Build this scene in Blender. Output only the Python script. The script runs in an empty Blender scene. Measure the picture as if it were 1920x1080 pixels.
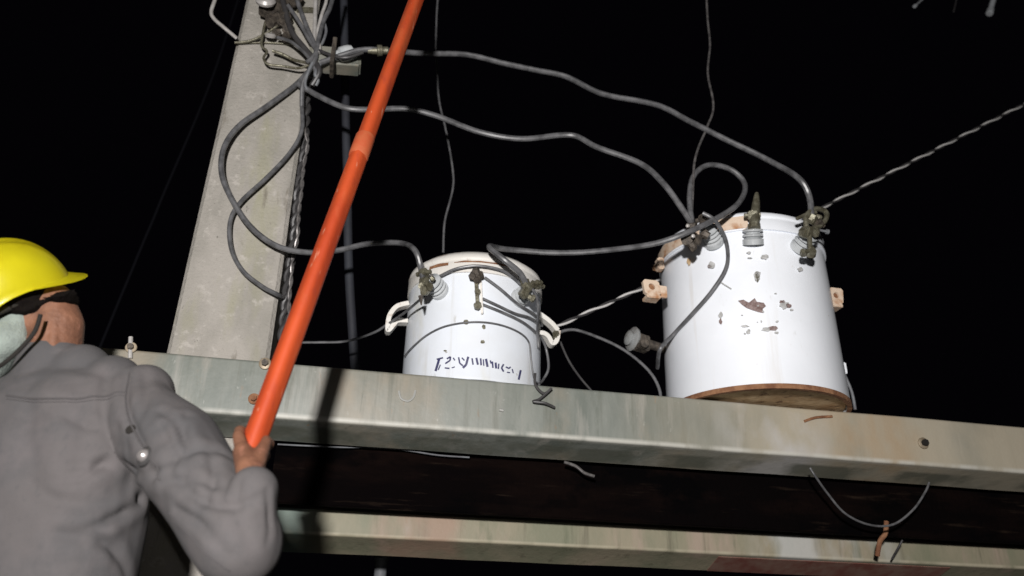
import bpy, bmesh, math, random
from mathutils import Vector, Matrix, noise
from mathutils.bvhtree import BVHTree
random.seed(7)
S = bpy.context.scene
COL = S.collection
PI = math.pi

# ------------------------------------------------------------------ camera
FPX = 1500.0                      # focal length in pixels of the 1920 px wide photograph
CAMZ = 6.4
CAM = Vector((0, 0, CAMZ))
up_c = Vector((72, 3282, -1500)).normalized()       # world up seen by the camera
fw_c = Vector((0, 0, -1)) - up_c * Vector((0, 0, -1)).dot(up_c); fw_c.normalize()
rt_c = fw_c.cross(up_c)
R = Matrix((rt_c, fw_c, up_c))    # camera space -> world (X right, Y away, Z up)
cd = bpy.data.cameras.new('camera'); cam = bpy.data.objects.new('camera', cd); COL.objects.link(cam)
cam.matrix_world = Matrix.Translation(CAM) @ R.to_4x4()
cd.sensor_width = 36; cd.lens = FPX / 1920 * 36; cd.clip_start = .05; cd.clip_end = 2000
cd.dof.use_dof = True; cd.dof.focus_distance = 2.25; cd.dof.aperture_fstop = 2.0
S.camera = cam

# ------------------------------------------------------------------ night sky, work lamp beside the photographer, added fill light at the lens
w = bpy.data.worlds.new('World'); S.world = w; w.use_nodes = True
bg = w.node_tree.nodes['Background']; bg.inputs[0].default_value = (.75, .6, 1, 1); bg.inputs[1].default_value = .0012
LAMP = CAM + Vector((-.20, -1.05, .38))
ld = bpy.data.lights.new('work_lamp', 'SPOT'); ld.energy = 600; ld.shadow_soft_size = .07; ld.color = (1, .97, .95)
ld.spot_size = math.radians(124); ld.spot_blend = .7
lo = bpy.data.objects.new('work_lamp', ld); COL.objects.link(lo); lo.location = LAMP
lo.rotation_euler = (CAM + Vector((.95, 2.4, .85)) - LAMP).to_track_quat('-Z', 'Y').to_euler()
fd = bpy.data.lights.new('camera_fill', 'POINT'); fd.energy = 6.5; fd.shadow_soft_size = .012; fd.color = (1, .97, .95)  # added fill light at the lens, lifts the shadows
fo = bpy.data.objects.new('camera_fill', fd); COL.objects.link(fo); fo.location = CAM + Vector((.02, -.03, .05))
S.view_settings.view_transform = 'Standard'; S.view_settings.look = 'None'
S.view_settings.exposure = 0; S.view_settings.gamma = 1
S.render.engine = 'CYCLES'

# ------------------------------------------------------------------ measuring helpers: points on real planes in the place
def ray(px, py): return R @ Vector(((px - 960) / FPX, -(py - 540) / FPX, -1))
BU = (R @ Vector((7846, -857.7, -1500))).normalized()        # direction the steel beams run in
BN = Vector((-BU.y, BU.x, 0)).normalized()                    # away from the camera
B0 = CAM + Vector((0, 2.3, 0))
def W(px, py, d=0.0):             # point on the vertical plane d metres behind the front beam's face
    r = ray(px, py); t = (BN.dot(B0 - CAM) + d) / BN.dot(r); return CAM + r * t
def D(px, py, y):                 # point y metres ahead of the camera
    r = ray(px, py); return CAM + r * (y / r.y)
def beamz(px, py, d=0): return W(px, py, d).z
def hz(px, py, z):                # point at height z
    r = ray(px, py); return CAM + r * ((z - CAM.z) / r.z)

# ------------------------------------------------------------------ materials
def mat(name, col, rough=.6, metal=0, col2=None, scale=8, mix=(.4, .62), bump=0, bscale=60, stretch=(1, 1, 1), extra=(), spec=.5, detail=6, coat=0, sheen=0):
    m = bpy.data.materials.new(name); m.use_nodes = True; nt = m.node_tree; N = nt.nodes; L = nt.links
    b = N['Principled BSDF']; b.inputs['Roughness'].default_value = rough; b.inputs['Metallic'].default_value = metal
    b.inputs['Specular IOR Level'].default_value = spec; b.inputs['Coat Weight'].default_value = coat
    b.inputs['Sheen Weight'].default_value = sheen
    b.inputs['Base Color'].default_value = (*col, 1)
    tc = N.new('ShaderNodeTexCoord')
    def nz(sc, st, dt=detail, seed=0):
        mp = N.new('ShaderNodeMapping'); mp.inputs['Scale'].default_value = st; mp.inputs['Location'].default_value = (seed * 3.1, seed * 1.7, seed)
        L.new(tc.outputs['Object'], mp.inputs[0]); n = N.new('ShaderNodeTexNoise')
        n.inputs['Scale'].default_value = sc; n.inputs['Detail'].default_value = dt; n.inputs['Roughness'].default_value = .6
        L.new(mp.outputs[0], n.inputs['Vector']); return n.outputs['Fac']
    cur = None
    def layer(cur, c, sc, lo_, hi_, st, seed, amt=1.0):
        r = N.new('ShaderNodeMapRange'); r.inputs['From Min'].default_value = lo_; r.inputs['From Max'].default_value = hi_
        r.inputs['To Max'].default_value = amt
        L.new(nz(sc, st, detail, seed), r.inputs['Value'])
        x = N.new('ShaderNodeMix'); x.data_type = 'RGBA'; L.new(r.outputs[0], x.inputs[0])
        if cur is None: x.inputs[6].default_value = (*col, 1)
        else: L.new(cur, x.inputs[6])
        x.inputs[7].default_value = (*c, 1); return x.outputs[2]
    if col2: cur = layer(cur, col2, scale, mix[0], mix[1], stretch, 1)
    for k, e in enumerate(extra):
        c, sc, a, bb, st = e[:5]; cur = layer(cur, c, sc, a, bb, st, k + 5, e[5] if len(e) > 5 else 1.0)
    if cur is not None: L.new(cur, b.inputs['Base Color'])
    if name == 'grey_work_shirt':
        mp = N.new('ShaderNodeMapping'); mp.inputs['Rotation'].default_value = (.3, .5, .2); mp.inputs['Scale'].default_value = (1, 1, .45); L.new(tc.outputs['Object'], mp.inputs[0])
        n = N.new('ShaderNodeTexNoise'); n.noise_type = 'RIDGED_MULTIFRACTAL'; n.inputs['Scale'].default_value = 13; n.inputs['Detail'].default_value = 3; n.inputs['Distortion'].default_value = .9; L.new(mp.outputs[0], n.inputs['Vector'])
        bp = N.new('ShaderNodeBump'); bp.inputs['Strength'].default_value = .55; bp.inputs['Distance'].default_value = .006; L.new(n.outputs['Fac'], bp.inputs['Height'])
        b2 = N.new('ShaderNodeBump'); b2.inputs['Strength'].default_value = .35; b2.inputs['Distance'].default_value = .0015; L.new(nz(350, (1, 1, 1), 2, 3), b2.inputs['Height']); L.new(bp.outputs[0], b2.inputs['Normal']); L.new(b2.outputs[0], b.inputs['Normal'])
    elif bump:
        bp = N.new('ShaderNodeBump'); bp.inputs['Strength'].default_value = bump; bp.inputs['Distance'].default_value = .01
        L.new(nz(bscale, (1, 1, 1), 8, 9), bp.inputs['Height']); L.new(bp.outputs[0], b.inputs['Normal'])
    return m
M = {}
M['concrete'] = mat('pole_concrete', (.37, .345, .31), .95, col2=(.27, .255, .225), scale=6, stretch=(1, 1, .45), bump=.6, bscale=90,
    extra=[((.31, .30, .20), 3.2, .52, .72, (2, 1, .5)), ((.17, .15, .12), 26, .62, .75, (1, 1, .25)), ((.46, .43, .39), 30, .58, .70, (1, 1, 1), .8), ((.13, .12, .10), 70, .66, .74, (1, 1, .6), .7)])
M['galv'] = mat('galvanised_steel', (.215, .225, .20), .55, 0, col2=(.13, .145, .125), scale=7, stretch=(1, 1, .25), bump=.12, bscale=35, spec=.6,
    extra=[((.29, .28, .25), 14, .55, .70, (1, 1, .12)), ((.30, .24, .17), 2.2, .50, .68, (1, 1, .6), .8), ((.09, .105, .08), 22, .62, .74, (1, 1, .2), .7), ((.40, .40, .37), 60, .66, .74, (1, 1, .5), .6), ((.11, .115, .09), 26, .56, .70, (1, 1, .06), .65), ((.24, .15, .08), 40, .66, .74, (1, 1, .3), .6)])
M['galv_warm'] = mat('galvanised_steel_stained', (.30, .26, .185), .6, 0, col2=(.20, .20, .135), scale=4, stretch=(1, 1, .4), bump=.15, bscale=35,
    extra=[((.34, .27, .21), 6, .55, .66, (1, 1, .2)), ((.40, .39, .36), 3.5, .60, .68, (1, 1, .5), .8), ((.12, .13, .08), 16, .58, .72, (1, 1, .2), .8), ((.10, .09, .06), 28, .58, .70, (1, 1, .06), .6)])
M['red_stain'] = mat('red_primer', (.17, .06, .045), .7, col2=(.22, .13, .10), scale=14, stretch=(1, 1, .4))
M['rust_dark'] = mat('dark_rusty_steel', (.035, .02, .015), .9, col2=(.02, .012, .01), scale=10, bump=.3)
M['white'] = mat('white_tank_paint', (.88, .91, .96), .36, col2=(.84, .87, .92), scale=5, bump=.05, bscale=14, coat=.15,
    extra=[((.62, .62, .60), 30, .66, .76, (1, 1, .35), .55), ((.45, .30, .18), 55, .70, .78, (1, 1, .6), .7), ((.66, .62, .56), 18, .60, .74, (1, 1, .06), .45)])
M['white_dull'] = mat('white_tank_paint_worn', (.74, .78, .84), .42, col2=(.70, .73, .77), scale=6, bump=.05, bscale=14,
    extra=[((.62, .60, .48), 5, .55, .70, (1, 1, .4), .7), ((.40, .38, .33), 34, .66, .76, (1, 1, .35), .6), ((.50, .48, .42), 20, .58, .72, (1, 1, .06), .5)])
M['lid'] = mat('cream_lid_paint', (.70, .67, .62), .5, col2=(.74, .72, .68), scale=8, bump=.15,
    extra=[((.30, .15, .07), 13, .56, .68, (1, 1, 1), .9), ((.12, .07, .04), 30, .66, .74, (1, 1, 1), .9)])
M['rust_cream'] = mat('rust_stained_cream_paint', (.66, .52, .40), .6, col2=(.42, .21, .10), scale=20, mix=(.5, .66), bump=.25)
M['rust'] = mat('rust', (.16, .065, .03), .85, col2=(.28, .14, .07), scale=30, bump=.5)
M['rust_pale'] = mat('rusty_pale_base_plate', (.62, .46, .28), .8, col2=(.46, .30, .16), scale=18, bump=.4, extra=[((.12, .06, .03), 26, .58, .68, (1, 1, 1))])
M['porcelain'] = mat('pale_grey_porcelain', (.50, .52, .53), .15, col2=(.40, .42, .43), scale=20, coat=.5)
M['clamp'] = mat('weathered_bronze_clamp', (.20, .19, .14), .45, .5, col2=(.10, .09, .06), scale=50, bump=.3)
M['clamp_dark'] = mat('blackened_clamp', (.05, .042, .035), .6, .3, col2=(.12, .10, .08), scale=60, bump=.4)
M['cable'] = mat('dark_grey_cable_sheath', (.125, .125, .13), .38, col2=(.065, .065, .068), scale=30, spec=.6)
M['cable_dim'] = mat('black_cable_sheath', (.035, .033, .034), .45, col2=(.05, .048, .048), scale=30)
M['steel_wire'] = mat('steel_strand', (.36, .34, .33), .35, .7, col2=(.16, .15, .15), scale=40)
M['light_rod'] = mat('bright_steel_rod', (.50, .48, .46), .4, .2, col2=(.38, .36, .34), scale=40)
M['orange'] = mat('orange_fibreglass', (.42, .060, .016), .6, col2=(.33, .040, .012), scale=7, stretch=(1, 1, .5), bump=.10, spec=.25,
    extra=[((.40, .095, .035), 11, .54, .68, (1, 1, .25), .7), ((.28, .04, .02), 26, .57, .70, (1, 1, .3), .8), ((.60, .33, .22), 55, .64, .74, (1, 1, .15), .8), ((.20, .04, .02), 5, .62, .72, (1, 1, .5), .6)])
M['orange_pale'] = mat('faded_orange_joint', (.40, .095, .035), .6, col2=(.40, .060, .02), scale=20)
M['yellow'] = mat('yellow_helmet_plastic', (.80, .72, .02), .34, col2=(.72, .63, .015), scale=6, coat=.2, bump=.03)
M['pale_cloth'] = mat('pale_green_grey_cloth', (.26, .30, .27), .9, col2=(.20, .23, .21), scale=22, bump=.4, bscale=180)
M['shirt'] = mat('grey_work_shirt', (.088, .080, .080), .94, col2=(.070, .067, .069), scale=7, bump=.25, bscale=220, sheen=0,
    extra=[((.060, .058, .060), 90, .56, .72, (1, 1, .6), .5), ((.104, .093, .094), 12, .52, .7, (1, 1, 1), .7), ((.055, .056, .060), 4, .60, .74, (1, 1, 1), .6)])
M['seam'] = mat('grey_seam_thread', (.062, .057, .058), .95)
M['trousers'] = mat('dark_trousers', (.03, .03, .035), .95, bump=.4, bscale=200)
M['boot'] = mat('black_boot_leather', (.02, .018, .016), .5, bump=.2)
M['skin'] = mat('tanned_skin', (.22, .10, .058), .6, col2=(.14, .062, .036), scale=16, bump=.25, bscale=120, extra=[((.34, .15, .10), 30, .6, .7, (1, 1, 1))])
M['hair_and_shade'] = mat('black_hair_and_shade', (.006, .0045, .004), .9, spec=.08, bump=.5, bscale=160)  # this black also stands in for the shaded jaw and face
M['ink'] = mat('dark_blue_stencil_paint', (.035, .035, .11), .6, col2=(.07, .07, .13), scale=80)
M['label_rest'] = mat('brown_label_residue', (.15, .095, .085), .8, col2=(.30, .23, .22), scale=90, bump=.5)
M['label_grey'] = mat('grey_label_residue', (.34, .34, .33), .8, col2=(.52, .52, .52), scale=90)
M['dim_porcelain'] = mat('dull_grey_porcelain', (.28, .29, .29), .35, col2=(.16, .15, .14), scale=25)
M['pale_dim'] = mat('pale_grey_tube', (.36, .38, .40), .6, col2=(.26, .27, .28), scale=20)
M['bluegrey'] = mat('bluish_painted_post', (.030, .033, .042), .7, col2=(.02, .021, .028), scale=6)
M['snap'] = mat('bright_snap_metal', (.42, .39, .38), .3, .6)
M['strand_bright'] = mat('bright_aluminium_strand', (.75, .73, .71), .4, .2)
M['dim'] = mat('dull_grey_metal', (.16, .17, .18), .6, col2=(.10, .10, .11), scale=20)
M['wash'] = mat('plated_washer', (.34, .28, .20), .5, .3, col2=(.24, .19, .13), scale=40)
M['gap_shade'] = mat('shade_brown_board', (.0015, .0008, .0009), .95, col2=(.0045, .0022, .0018), scale=3, mix=(.45, .6), stretch=(.6, 1, 3), bump=.6, spec=.05, extra=[((.020, .013, .009), 9, .60, .72, (.3, 1, 4), .8), ((.0006, .0004, .0006), 4, .5, .62, (1, 1, 2), 1)])  # near-black brown painted in for the shaded gap between the beams
M['black'] = mat('dark_hole', (.01, .008, .006), .9)
M['void'] = mat('unlit_black_wire', (.006, .006, .008), 1, spec=.05)
M['ground'] = mat('dark_soil', (.05, .045, .04), .95, col2=(.035, .035, .03), scale=.8, bump=.4, bscale=8)
M['deck'] = mat('steel_deck', (.10, .10, .10), .7, col2=(.07, .06, .05), scale=8, bump=.3)
M['chip'] = mat('pale_scratch', (.33, .33, .31), .6)

def stain_or_tone(name, axis, pts, col, nscale=9, thr=(.35, .6), st=(1, 1, .3), amt=1.0):
    """stains, worn stretches or painted bright and dark bands along one axis, broken up by noise"""
    nt = M[name].node_tree; N = nt.nodes; L = nt.links; b = N['Principled BSDF']; src = b.inputs['Base Color'].links[0].from_socket
    tc = N.new('ShaderNodeTexCoord'); sp_ = N.new('ShaderNodeSeparateXYZ'); L.new(tc.outputs['Object'], sp_.inputs[0])
    ramp = N.new('ShaderNodeMapRange'); lo_, hi_ = pts[0], pts[-1]; ramp.inputs['From Min'].default_value = lo_; ramp.inputs['From Max'].default_value = hi_
    L.new(sp_.outputs[axis], ramp.inputs['Value']); cr = N.new('ShaderNodeValToRGB'); cr.color_ramp.interpolation = 'LINEAR'
    vals = [0] + [1] * (len(pts) - 2) + [0] if len(pts) > 2 else [0, 1]
    while len(cr.color_ramp.elements) < len(pts): cr.color_ramp.elements.new(.5)
    for e, p, v in zip(cr.color_ramp.elements, pts, vals): e.position = (p - lo_) / (hi_ - lo_); e.color = (v, v, v, 1)
    L.new(ramp.outputs[0], cr.inputs[0])
    mp = N.new('ShaderNodeMapping'); mp.inputs['Scale'].default_value = st; L.new(tc.outputs['Object'], mp.inputs[0])
    n = N.new('ShaderNodeTexNoise'); n.inputs['Scale'].default_value = nscale; n.inputs['Detail'].default_value = 6; L.new(mp.outputs[0], n.inputs['Vector'])
    r2 = N.new('ShaderNodeMapRange'); r2.inputs['From Min'].default_value = thr[0]; r2.inputs['From Max'].default_value = thr[1]; r2.inputs['To Max'].default_value = amt; L.new(n.outputs['Fac'], r2.inputs['Value'])
    mu = N.new('ShaderNodeMath'); mu.operation = 'MULTIPLY'; L.new(cr.outputs[0], mu.inputs[0]); L.new(r2.outputs[0], mu.inputs[1])
    x = N.new('ShaderNodeMix'); x.data_type = 'RGBA'; L.new(mu.outputs[0], x.inputs[0]); L.new(src, x.inputs[6]); x.inputs[7].default_value = (*col, 1); L.new(x.outputs[2], b.inputs['Base Color'])

# ------------------------------------------------------------------ object helpers
def tag(o, label=None, cat=None, group=None, kind=None):
    if label: o['label'] = label
    if cat: o['category'] = cat
    if group: o['group'] = group
    if kind: o['kind'] = kind
    return o
def obj(name, bm, m, parent=None, smooth=True, auto=35):
    me = bpy.data.meshes.new(name)
    bmesh.ops.recalc_face_normals(bm, faces=bm.faces)
    if smooth:
        for f in bm.faces: f.smooth = True
        for e in bm.edges:
            if len(e.link_faces) == 2 and e.calc_face_angle(0) > math.radians(auto): e.smooth = False
    bm.to_mesh(me); bm.free()
    for x in (m if isinstance(m, (list, tuple)) else [m]): me.materials.append(M[x])
    o = bpy.data.objects.new(name, me); COL.objects.link(o)
    if parent is not None:
        o.parent = parent; o.matrix_parent_inverse = Matrix.Translation(parent.location).inverted()
    return o
def empty(name, loc, label=None, cat=None, group=None):
    o = bpy.data.objects.new(name, None); COL.objects.link(o); o.location = loc; o.empty_display_size = .1
    return tag(o, label, cat, group)
def frame(x, z=Vector((0, 0, 1))):
    x = x.normalized(); y = z.cross(x).normalized(); z2 = x.cross(y); return Matrix((x, y, z2)).transposed()
def box(bm, c, half, rot=None, bev=0, seg=2):
    r = bmesh.ops.create_cube(bm, size=2); vs = r['verts']
    for v in vs: v.co = Vector((v.co.x * half[0], v.co.y * half[1], v.co.z * half[2]))
    if bev:
        es = list({e for v in vs for e in v.link_edges})
        g = bmesh.ops.bevel(bm, geom=es, offset=bev, segments=seg, affect='EDGES'); vs = list(set(g['verts']) | {v for v in vs if v.is_valid})
    for v in vs:
        co = v.co
        if rot is not None: co = rot @ co
        v.co = co + c
def catmull(P, n=8):
    out = []
    for i in range(len(P) - 1):
        p0 = P[max(i - 1, 0)]; p1 = P[i]; p2 = P[i + 1]; p3 = P[min(i + 2, len(P) - 1)]
        for k in range(n):
            t = k / n
            out.append(.5 * ((2 * p1) + (p2 - p0) * t + (2 * p0 - 5 * p1 + 4 * p2 - p3) * t * t + (3 * p1 - p0 - 3 * p2 + p3) * t ** 3))
    out.append(P[-1].copy()); return out
def tube(bm, path, r, seg=10, cap=True):
    n = len(path); prev = None; rings = []
    nrm = None
    for i, p in enumerate(path):
        t = (path[min(i + 1, n - 1)] - path[max(i - 1, 0)]).normalized()
        if nrm is None: nrm = t.orthogonal().normalized()
        else: nrm = (nrm - t * nrm.dot(t)).normalized()
        b = t.cross(nrm); rr = r(i / (n - 1)) if callable(r) else r
        rings.append([bm.verts.new(p + (nrm * math.cos(a) + b * math.sin(a)) * rr) for a in [2 * PI * k / seg for k in range(seg)]])
    for A, B in zip(rings, rings[1:]):
        for k in range(seg): bm.faces.new((A[k], A[(k + 1) % seg], B[(k + 1) % seg], B[k]))
    if cap: bm.faces.new(rings[0][::-1]); bm.faces.new(rings[-1])
def lathe(bm, prof, base, axis, seg=32, caps=True):
    axis = axis.normalized(); x = axis.orthogonal().normalized(); y = axis.cross(x); rings = []
    for r, h in prof:
        rings.append([bm.verts.new(base + axis * h + (x * math.cos(a) + y * math.sin(a)) * max(r, 1e-4)) for a in [2 * PI * k / seg for k in range(seg)]])
    for A, B in zip(rings, rings[1:]):
        for k in range(seg): bm.faces.new((A[k], A[(k + 1) % seg], B[(k + 1) % seg], B[k]))
    if caps: bm.faces.new(rings[0][::-1]); bm.faces.new(rings[-1])
def nut(bm, c, axis, r=.012, h=.01): lathe(bm, [(r, 0), (r, h)], c, axis, seg=6)
def wig(path, a, f=9, seed=0):
    return [p + noise.noise_vector(p * f + Vector((seed, 0, 0))) * a for p in path]
def cablepts(pts): return [W(*p) for p in pts]
def cable(name, pts, r, m, label, cat='cable', group=None, n=8, wob=.002, parent=None):
    bm = bmesh.new(); path = catmull(cablepts(pts) if not isinstance(pts[0], Vector) else pts, n); path = wig(path, wob, 6, len(label)); tube(bm, path, r)
    o = obj(name, bm, m, parent)
    if parent is None: tag(o, label, cat, group)
    return o
def strand(name, path, r, pitch, m, label, cat='wire', k=2, group=None, seg=8):
    bm = bmesh.new(); L = 0; acc = [0]
    for a, b in zip(path, path[1:]): L += (b - a).length; acc.append(L)
    n = int(L / pitch * 10) + 2
    import bisect
    pts = []
    for i in range(n):
        s = L * i / (n - 1); j = min(max(bisect.bisect(acc, s) - 1, 0), len(path) - 2); t = (s - acc[j]) / max(acc[j + 1] - acc[j], 1e-9)
        pts.append(path[j].lerp(path[j + 1], t))
    for q in range(k):
        hel = []; nr = None
        for i, p in enumerate(pts):
            t = (pts[min(i + 1, n - 1)] - pts[max(i - 1, 0)]).normalized()
            nr = t.orthogonal().normalized() if nr is None else (nr - t * nr.dot(t)).normalized()
            b = t.cross(nr); a = 2 * PI * (L * i / (n - 1)) / pitch + 2 * PI * q / k
            hel.append(p + (nr * math.cos(a) + b * math.sin(a)) * r * .95)
        n0 = len(bm.faces); tube(bm, hel, r, seg)
        if not isinstance(m, str) and q % 2:
            bm.faces.ensure_lookup_table()
            for f in bm.faces[n0:]: f.material_index = 1
    return tag(obj(name, bm, m), label, cat, group)

# ================================================================== SETTING
bm = bmesh.new(); bmesh.ops.create_grid(bm, x_segments=40, y_segments=40, size=300)
for v in bm.verts: v.co.z = noise.noise(v.co * .03) * .15
tag(obj('ground', bm, 'ground'), kind='structure')

# ------------------------------------------------------------------ concrete pole
PD = .145                                            # pole face stands right behind the front beam
def pole():
    a = W(314, 650, PD); b = W(506, 664, PD); c = W(600, 0, PD); e = W(461, 0, PD)
    uB = a.lerp(b, .5); uT = c.lerp(e, .5); wb = (b - a).length; wt = (c - e).length
    wb = abs((b - a).dot(BU)); wt = abs((c - e).dot(BU))
    axis0 = Vector((uB.x, uB.y, 0)) + BN * (wb * .36); bx = uB.z; tx = uT.z; sl = (wt - wb) / (tx - bx)
    dx = ((uT - uB).dot(BU)) / (tx - bx)
    bm = bmesh.new(); rings = []
    zs = [-.2] + [1 + .25 * i for i in range(34)]
    for z in zs:
        wd = wb + sl * (z - bx); c0 = Vector((axis0.x, axis0.y, z)) + BU * dx * (z - bx); hw = wd / 2; hd = hw * .72; ch = .012
        ring = []
        for (sx, sy) in ((-1, -1), (1, -1), (1, 1), (-1, 1)):
            p1 = (sx * (hw - ch), sy * hd); p2 = (sx * hw, sy * (hd - ch))
            pr = [p1, p2] if (sx * sy) > 0 else [p2, p1]
            if (sx, sy) == (-1, -1): pr = [p2, p1]
            elif (sx, sy) == (1, -1): pr = [p1, p2]
            elif (sx, sy) == (1, 1): pr = [p2, p1]
            else: pr = [p1, p2]
            for u, v in pr:
                q = c0 + BU * u + BN * (v + (hw * .72 - wb * .36)); q.z = z
                q += noise.noise_vector(q * 5) * .0035; ring.append(bm.verts.new(q))
        rings.append(ring)
    for A, B in zip(rings, rings[1:]):
        for k in range(8): bm.faces.new((A[k], A[(k + 1) % 8], B[(k + 1) % 8], B[k]))
    bm.faces.new(rings[-1]); bm.faces.new(rings[0][::-1])
    root = empty('utility_pole', (axis0.x, axis0.y, 0), 'tapering grey square concrete utility pole rising behind the upper steel beam', 'utility pole')
    obj('shaft', bm, 'concrete', root, auto=20)
    # pale strap down the right edge near the top, steel band
    bm = bmesh.new(); A = W(594, -60, PD - .006); B = W(589, 92, PD - .006)
    tube(bm, wig(catmull([A, B], 10), .001), .008); obj('conduit', bm, 'light_rod', root)
    bm = bmesh.new(); A = W(556, 18, PD - .006); B = W(588, 19, PD - .006)
    box(bm, (A + B) / 2, ((B - A).length / 2, .004, .012), frame(B - A), .002); obj('strap', bm, 'clamp', root)
    bm = bmesh.new(); A = W(446, 80, PD - .003); B = W(520, 80, PD - .003)
    return root
pole()

# ------------------------------------------------------------------ steel beams
def channel(name, left, right, ztop, h, depth, d0, m, label, droop=.03):
    """C channel, web to the camera, flanges pointing back"""
    A = Vector((left.x, left.y, ztop)); B = Vector((right.x, right.y, ztop)); n = 60
    t = .009; r = .009
    prof = []                                         # (d, z) closed outline
    def arc(cx, cz, rr, a0, a1, k=4): return [(cx + rr * math.cos(a0 + (a1 - a0) * i / k), cz + rr * math.sin(a0 + (a1 - a0) * i / k)) for i in range(k + 1)]
    prof += [(depth, 0)] + arc(r, -r, r, PI / 2, PI) + arc(r, -h + r, r, PI, 1.5 * PI) + [(depth, -h - droop), (depth, -h - droop + t), (t, -h + t), (t, -t), (depth, -t)]
    bm = bmesh.new(); rings = []
    for i in range(n + 1):
        p = A.lerp(B, i / n); ring = []
        for (dd, zz) in prof:
            q = p + BN * dd + Vector((0, 0, zz)); q += noise.noise_vector(q * 4) * .0022; ring.append(bm.verts.new(q))
        rings.append(ring)
    K = len(prof)
    for X, Y in zip(rings, rings[1:]):
        for k in range(K): bm.faces.new((X[k], X[(k + 1) % K], Y[(k + 1) % K], Y[k]))
    bm.faces.new(rings[0]); bm.faces.new(rings[-1][::-1])
    root = empty(name, A.lerp(B, .5), label, 'steel beam')
    obj('channel', bm, m, root, auto=30)
    return root
Z_ = Vector((0, 0, 1))
ZB = (beamz(620, 687) + beamz(1250, 743) + beamz(1880, 797)) / 3
HB = ZB - (beamz(640, 788) + beamz(1160, 828) + beamz(1900, 893)) / 3
print('beam z', ZB - CAMZ, HB)
BD = .13
L_, R_ = W(-250, 640), W(2300, 830)
xa, xb, xc, xd = (W(q, 800).x for q in (1150, 1450, 1640, 2400))
stain_or_tone('galv', 0, (xa, xb, xd, xd + .1), (.40, .355, .27), 2.5, (.2, .55), (1, 1, .8), .85)
stain_or_tone('galv', 0, (W(1500, 790).x, W(1590, 790).x, W(1680, 790).x, W(1760, 790).x), (.37, .25, .14), 7, (.4, .65), (1, 1, .6), .7)
stain_or_tone('galv', 0, (W(1330, 790).x, W(1400, 790).x, W(1500, 790).x, W(1560, 790).x), (.46, .45, .44), 6, (.4, .6), (1, 1, .8), .8)
stain_or_tone('galv', 2, (ZB - HB - .003, ZB - HB + .003, ZB - HB + .008, ZB - HB + .018), (.50, .49, .44), 12, (.3, .55), (1, 1, .1), .85)  # worn pale lower edge, its bright highlight line painted into the colour
stain_or_tone('galv', 2, (ZB - HB - .034, ZB - HB - .03, ZB - HB - .012, ZB - HB - .008), (.10, .105, .08), 6, (.42, .6), (1, 1, .2), .8)  # darker broken band over the sloped underside
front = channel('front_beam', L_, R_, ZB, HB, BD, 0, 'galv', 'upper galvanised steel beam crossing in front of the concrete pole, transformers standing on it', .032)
# lower beam on the far side of the pole
LD = .31
ZL = (beamz(700, 945, LD) + beamz(1300, 989, LD) + beamz(1850, 1037, LD)) / 3
HL = ZL - (beamz(700, 988, LD) + beamz(1300, 1037, LD) + beamz(1850, 1082, LD)) / 3
print('lower z', ZL - CAMZ, HL)
stain_or_tone('galv_warm', 2, (ZL - HL - .003, ZL - HL + .003, ZL - HL + .007, ZL - HL + .013), (.42, .38, .28), 12, (.3, .55), (1, 1, .1), .85)  # bright edge line painted into the lower beam's colour too
stain_or_tone('galv_warm', 0, (W(1390, 1010, LD).x, W(1440, 1010, LD).x, W(1620, 1010, LD).x, W(1720, 1010, LD).x), (.48, .48, .46), 7, (.38, .6), (1, 1, .5), .8)
stain_or_tone('galv_warm', 0, (W(690, 960, LD).x, W(730, 960, LD).x, W(850, 960, LD).x, W(880, 960, LD).x), (.33, .22, .16), 9, (.3, .6), (1, 1, .5), .8)
stain_or_tone('galv_warm', 0, (W(300, 960, LD).x, W(320, 960, LD).x, W(560, 960, LD).x, W(600, 960, LD).x), (.13, .19, .17), 9, (.2, .5), (1, 1, .5), .8)
l2, r2 = W(-450, 900, LD), W(2500, 1100, LD)
low = channel('lower_beam', l2, r2, ZL, HL, .11, LD, 'galv_warm', 'lower stained steel beam with a red painted underside stretch', .040)
# dark lip along the lower beam's top and the red stretch under it
bm = bmesh.new(); a = W(300, 936, LD); b = W(2300, 1085, LD); a.z = b.z = ZL + .008
box(bm, (a + b) / 2 + BN * .02, ((b - a).length / 2, .012, .0075), frame(b - a), .003); obj('top_lip', bm, 'rust_dark', low)
bm = bmesh.new(); a = W(1350, 1045, LD); b = W(1790, 1085, LD); a.z = b.z = ZL - HL
q4 = [p + BN * dd + Z_ * (-.040 * dd / .11 - .003) for p, dd in ((a, .010), (b, .010), (b, .108), (a, .108))]
lo4 = [bm.verts.new(p) for p in q4]; hi4 = [bm.verts.new(p + Z_ * .002) for p in q4]
bm.faces.new(lo4[::-1]); bm.faces.new(hi4)
for i in range(4): bm.faces.new((lo4[i], lo4[(i + 1) % 4], hi4[(i + 1) % 4], hi4[i]))
obj('red_paint_stretch', bm, 'red_stain', low)
# hidden rusty rail that carries the rear of the small transformer
bm = bmesh.new(); a = W(380, 700, .42); b = W(2400, 800, .42); a.z = b.z = ZB - .028
box(bm, (a + b) / 2, ((b - a).length / 2, .03, .026), frame(b - a), .004)
tag(obj('rear_rail', bm, 'rust_dark'), 'narrow dark rusty rail just visible as a thin line under the upper beam', 'steel rail')
bm = bmesh.new(); a = W(512, 880, .20); b = W(2400, 950, .20); zt = ZB - HB - .03; zb = ZL + .01  # added board, coloured near-black to give the shade in the gap
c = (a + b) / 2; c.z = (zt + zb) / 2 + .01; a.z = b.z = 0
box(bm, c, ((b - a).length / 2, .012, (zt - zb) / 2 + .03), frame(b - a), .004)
tag(obj('shade_board', bm, 'gap_shade'), 'added very dark brown board standing in for the shade between the two steel beams', 'board')
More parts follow.
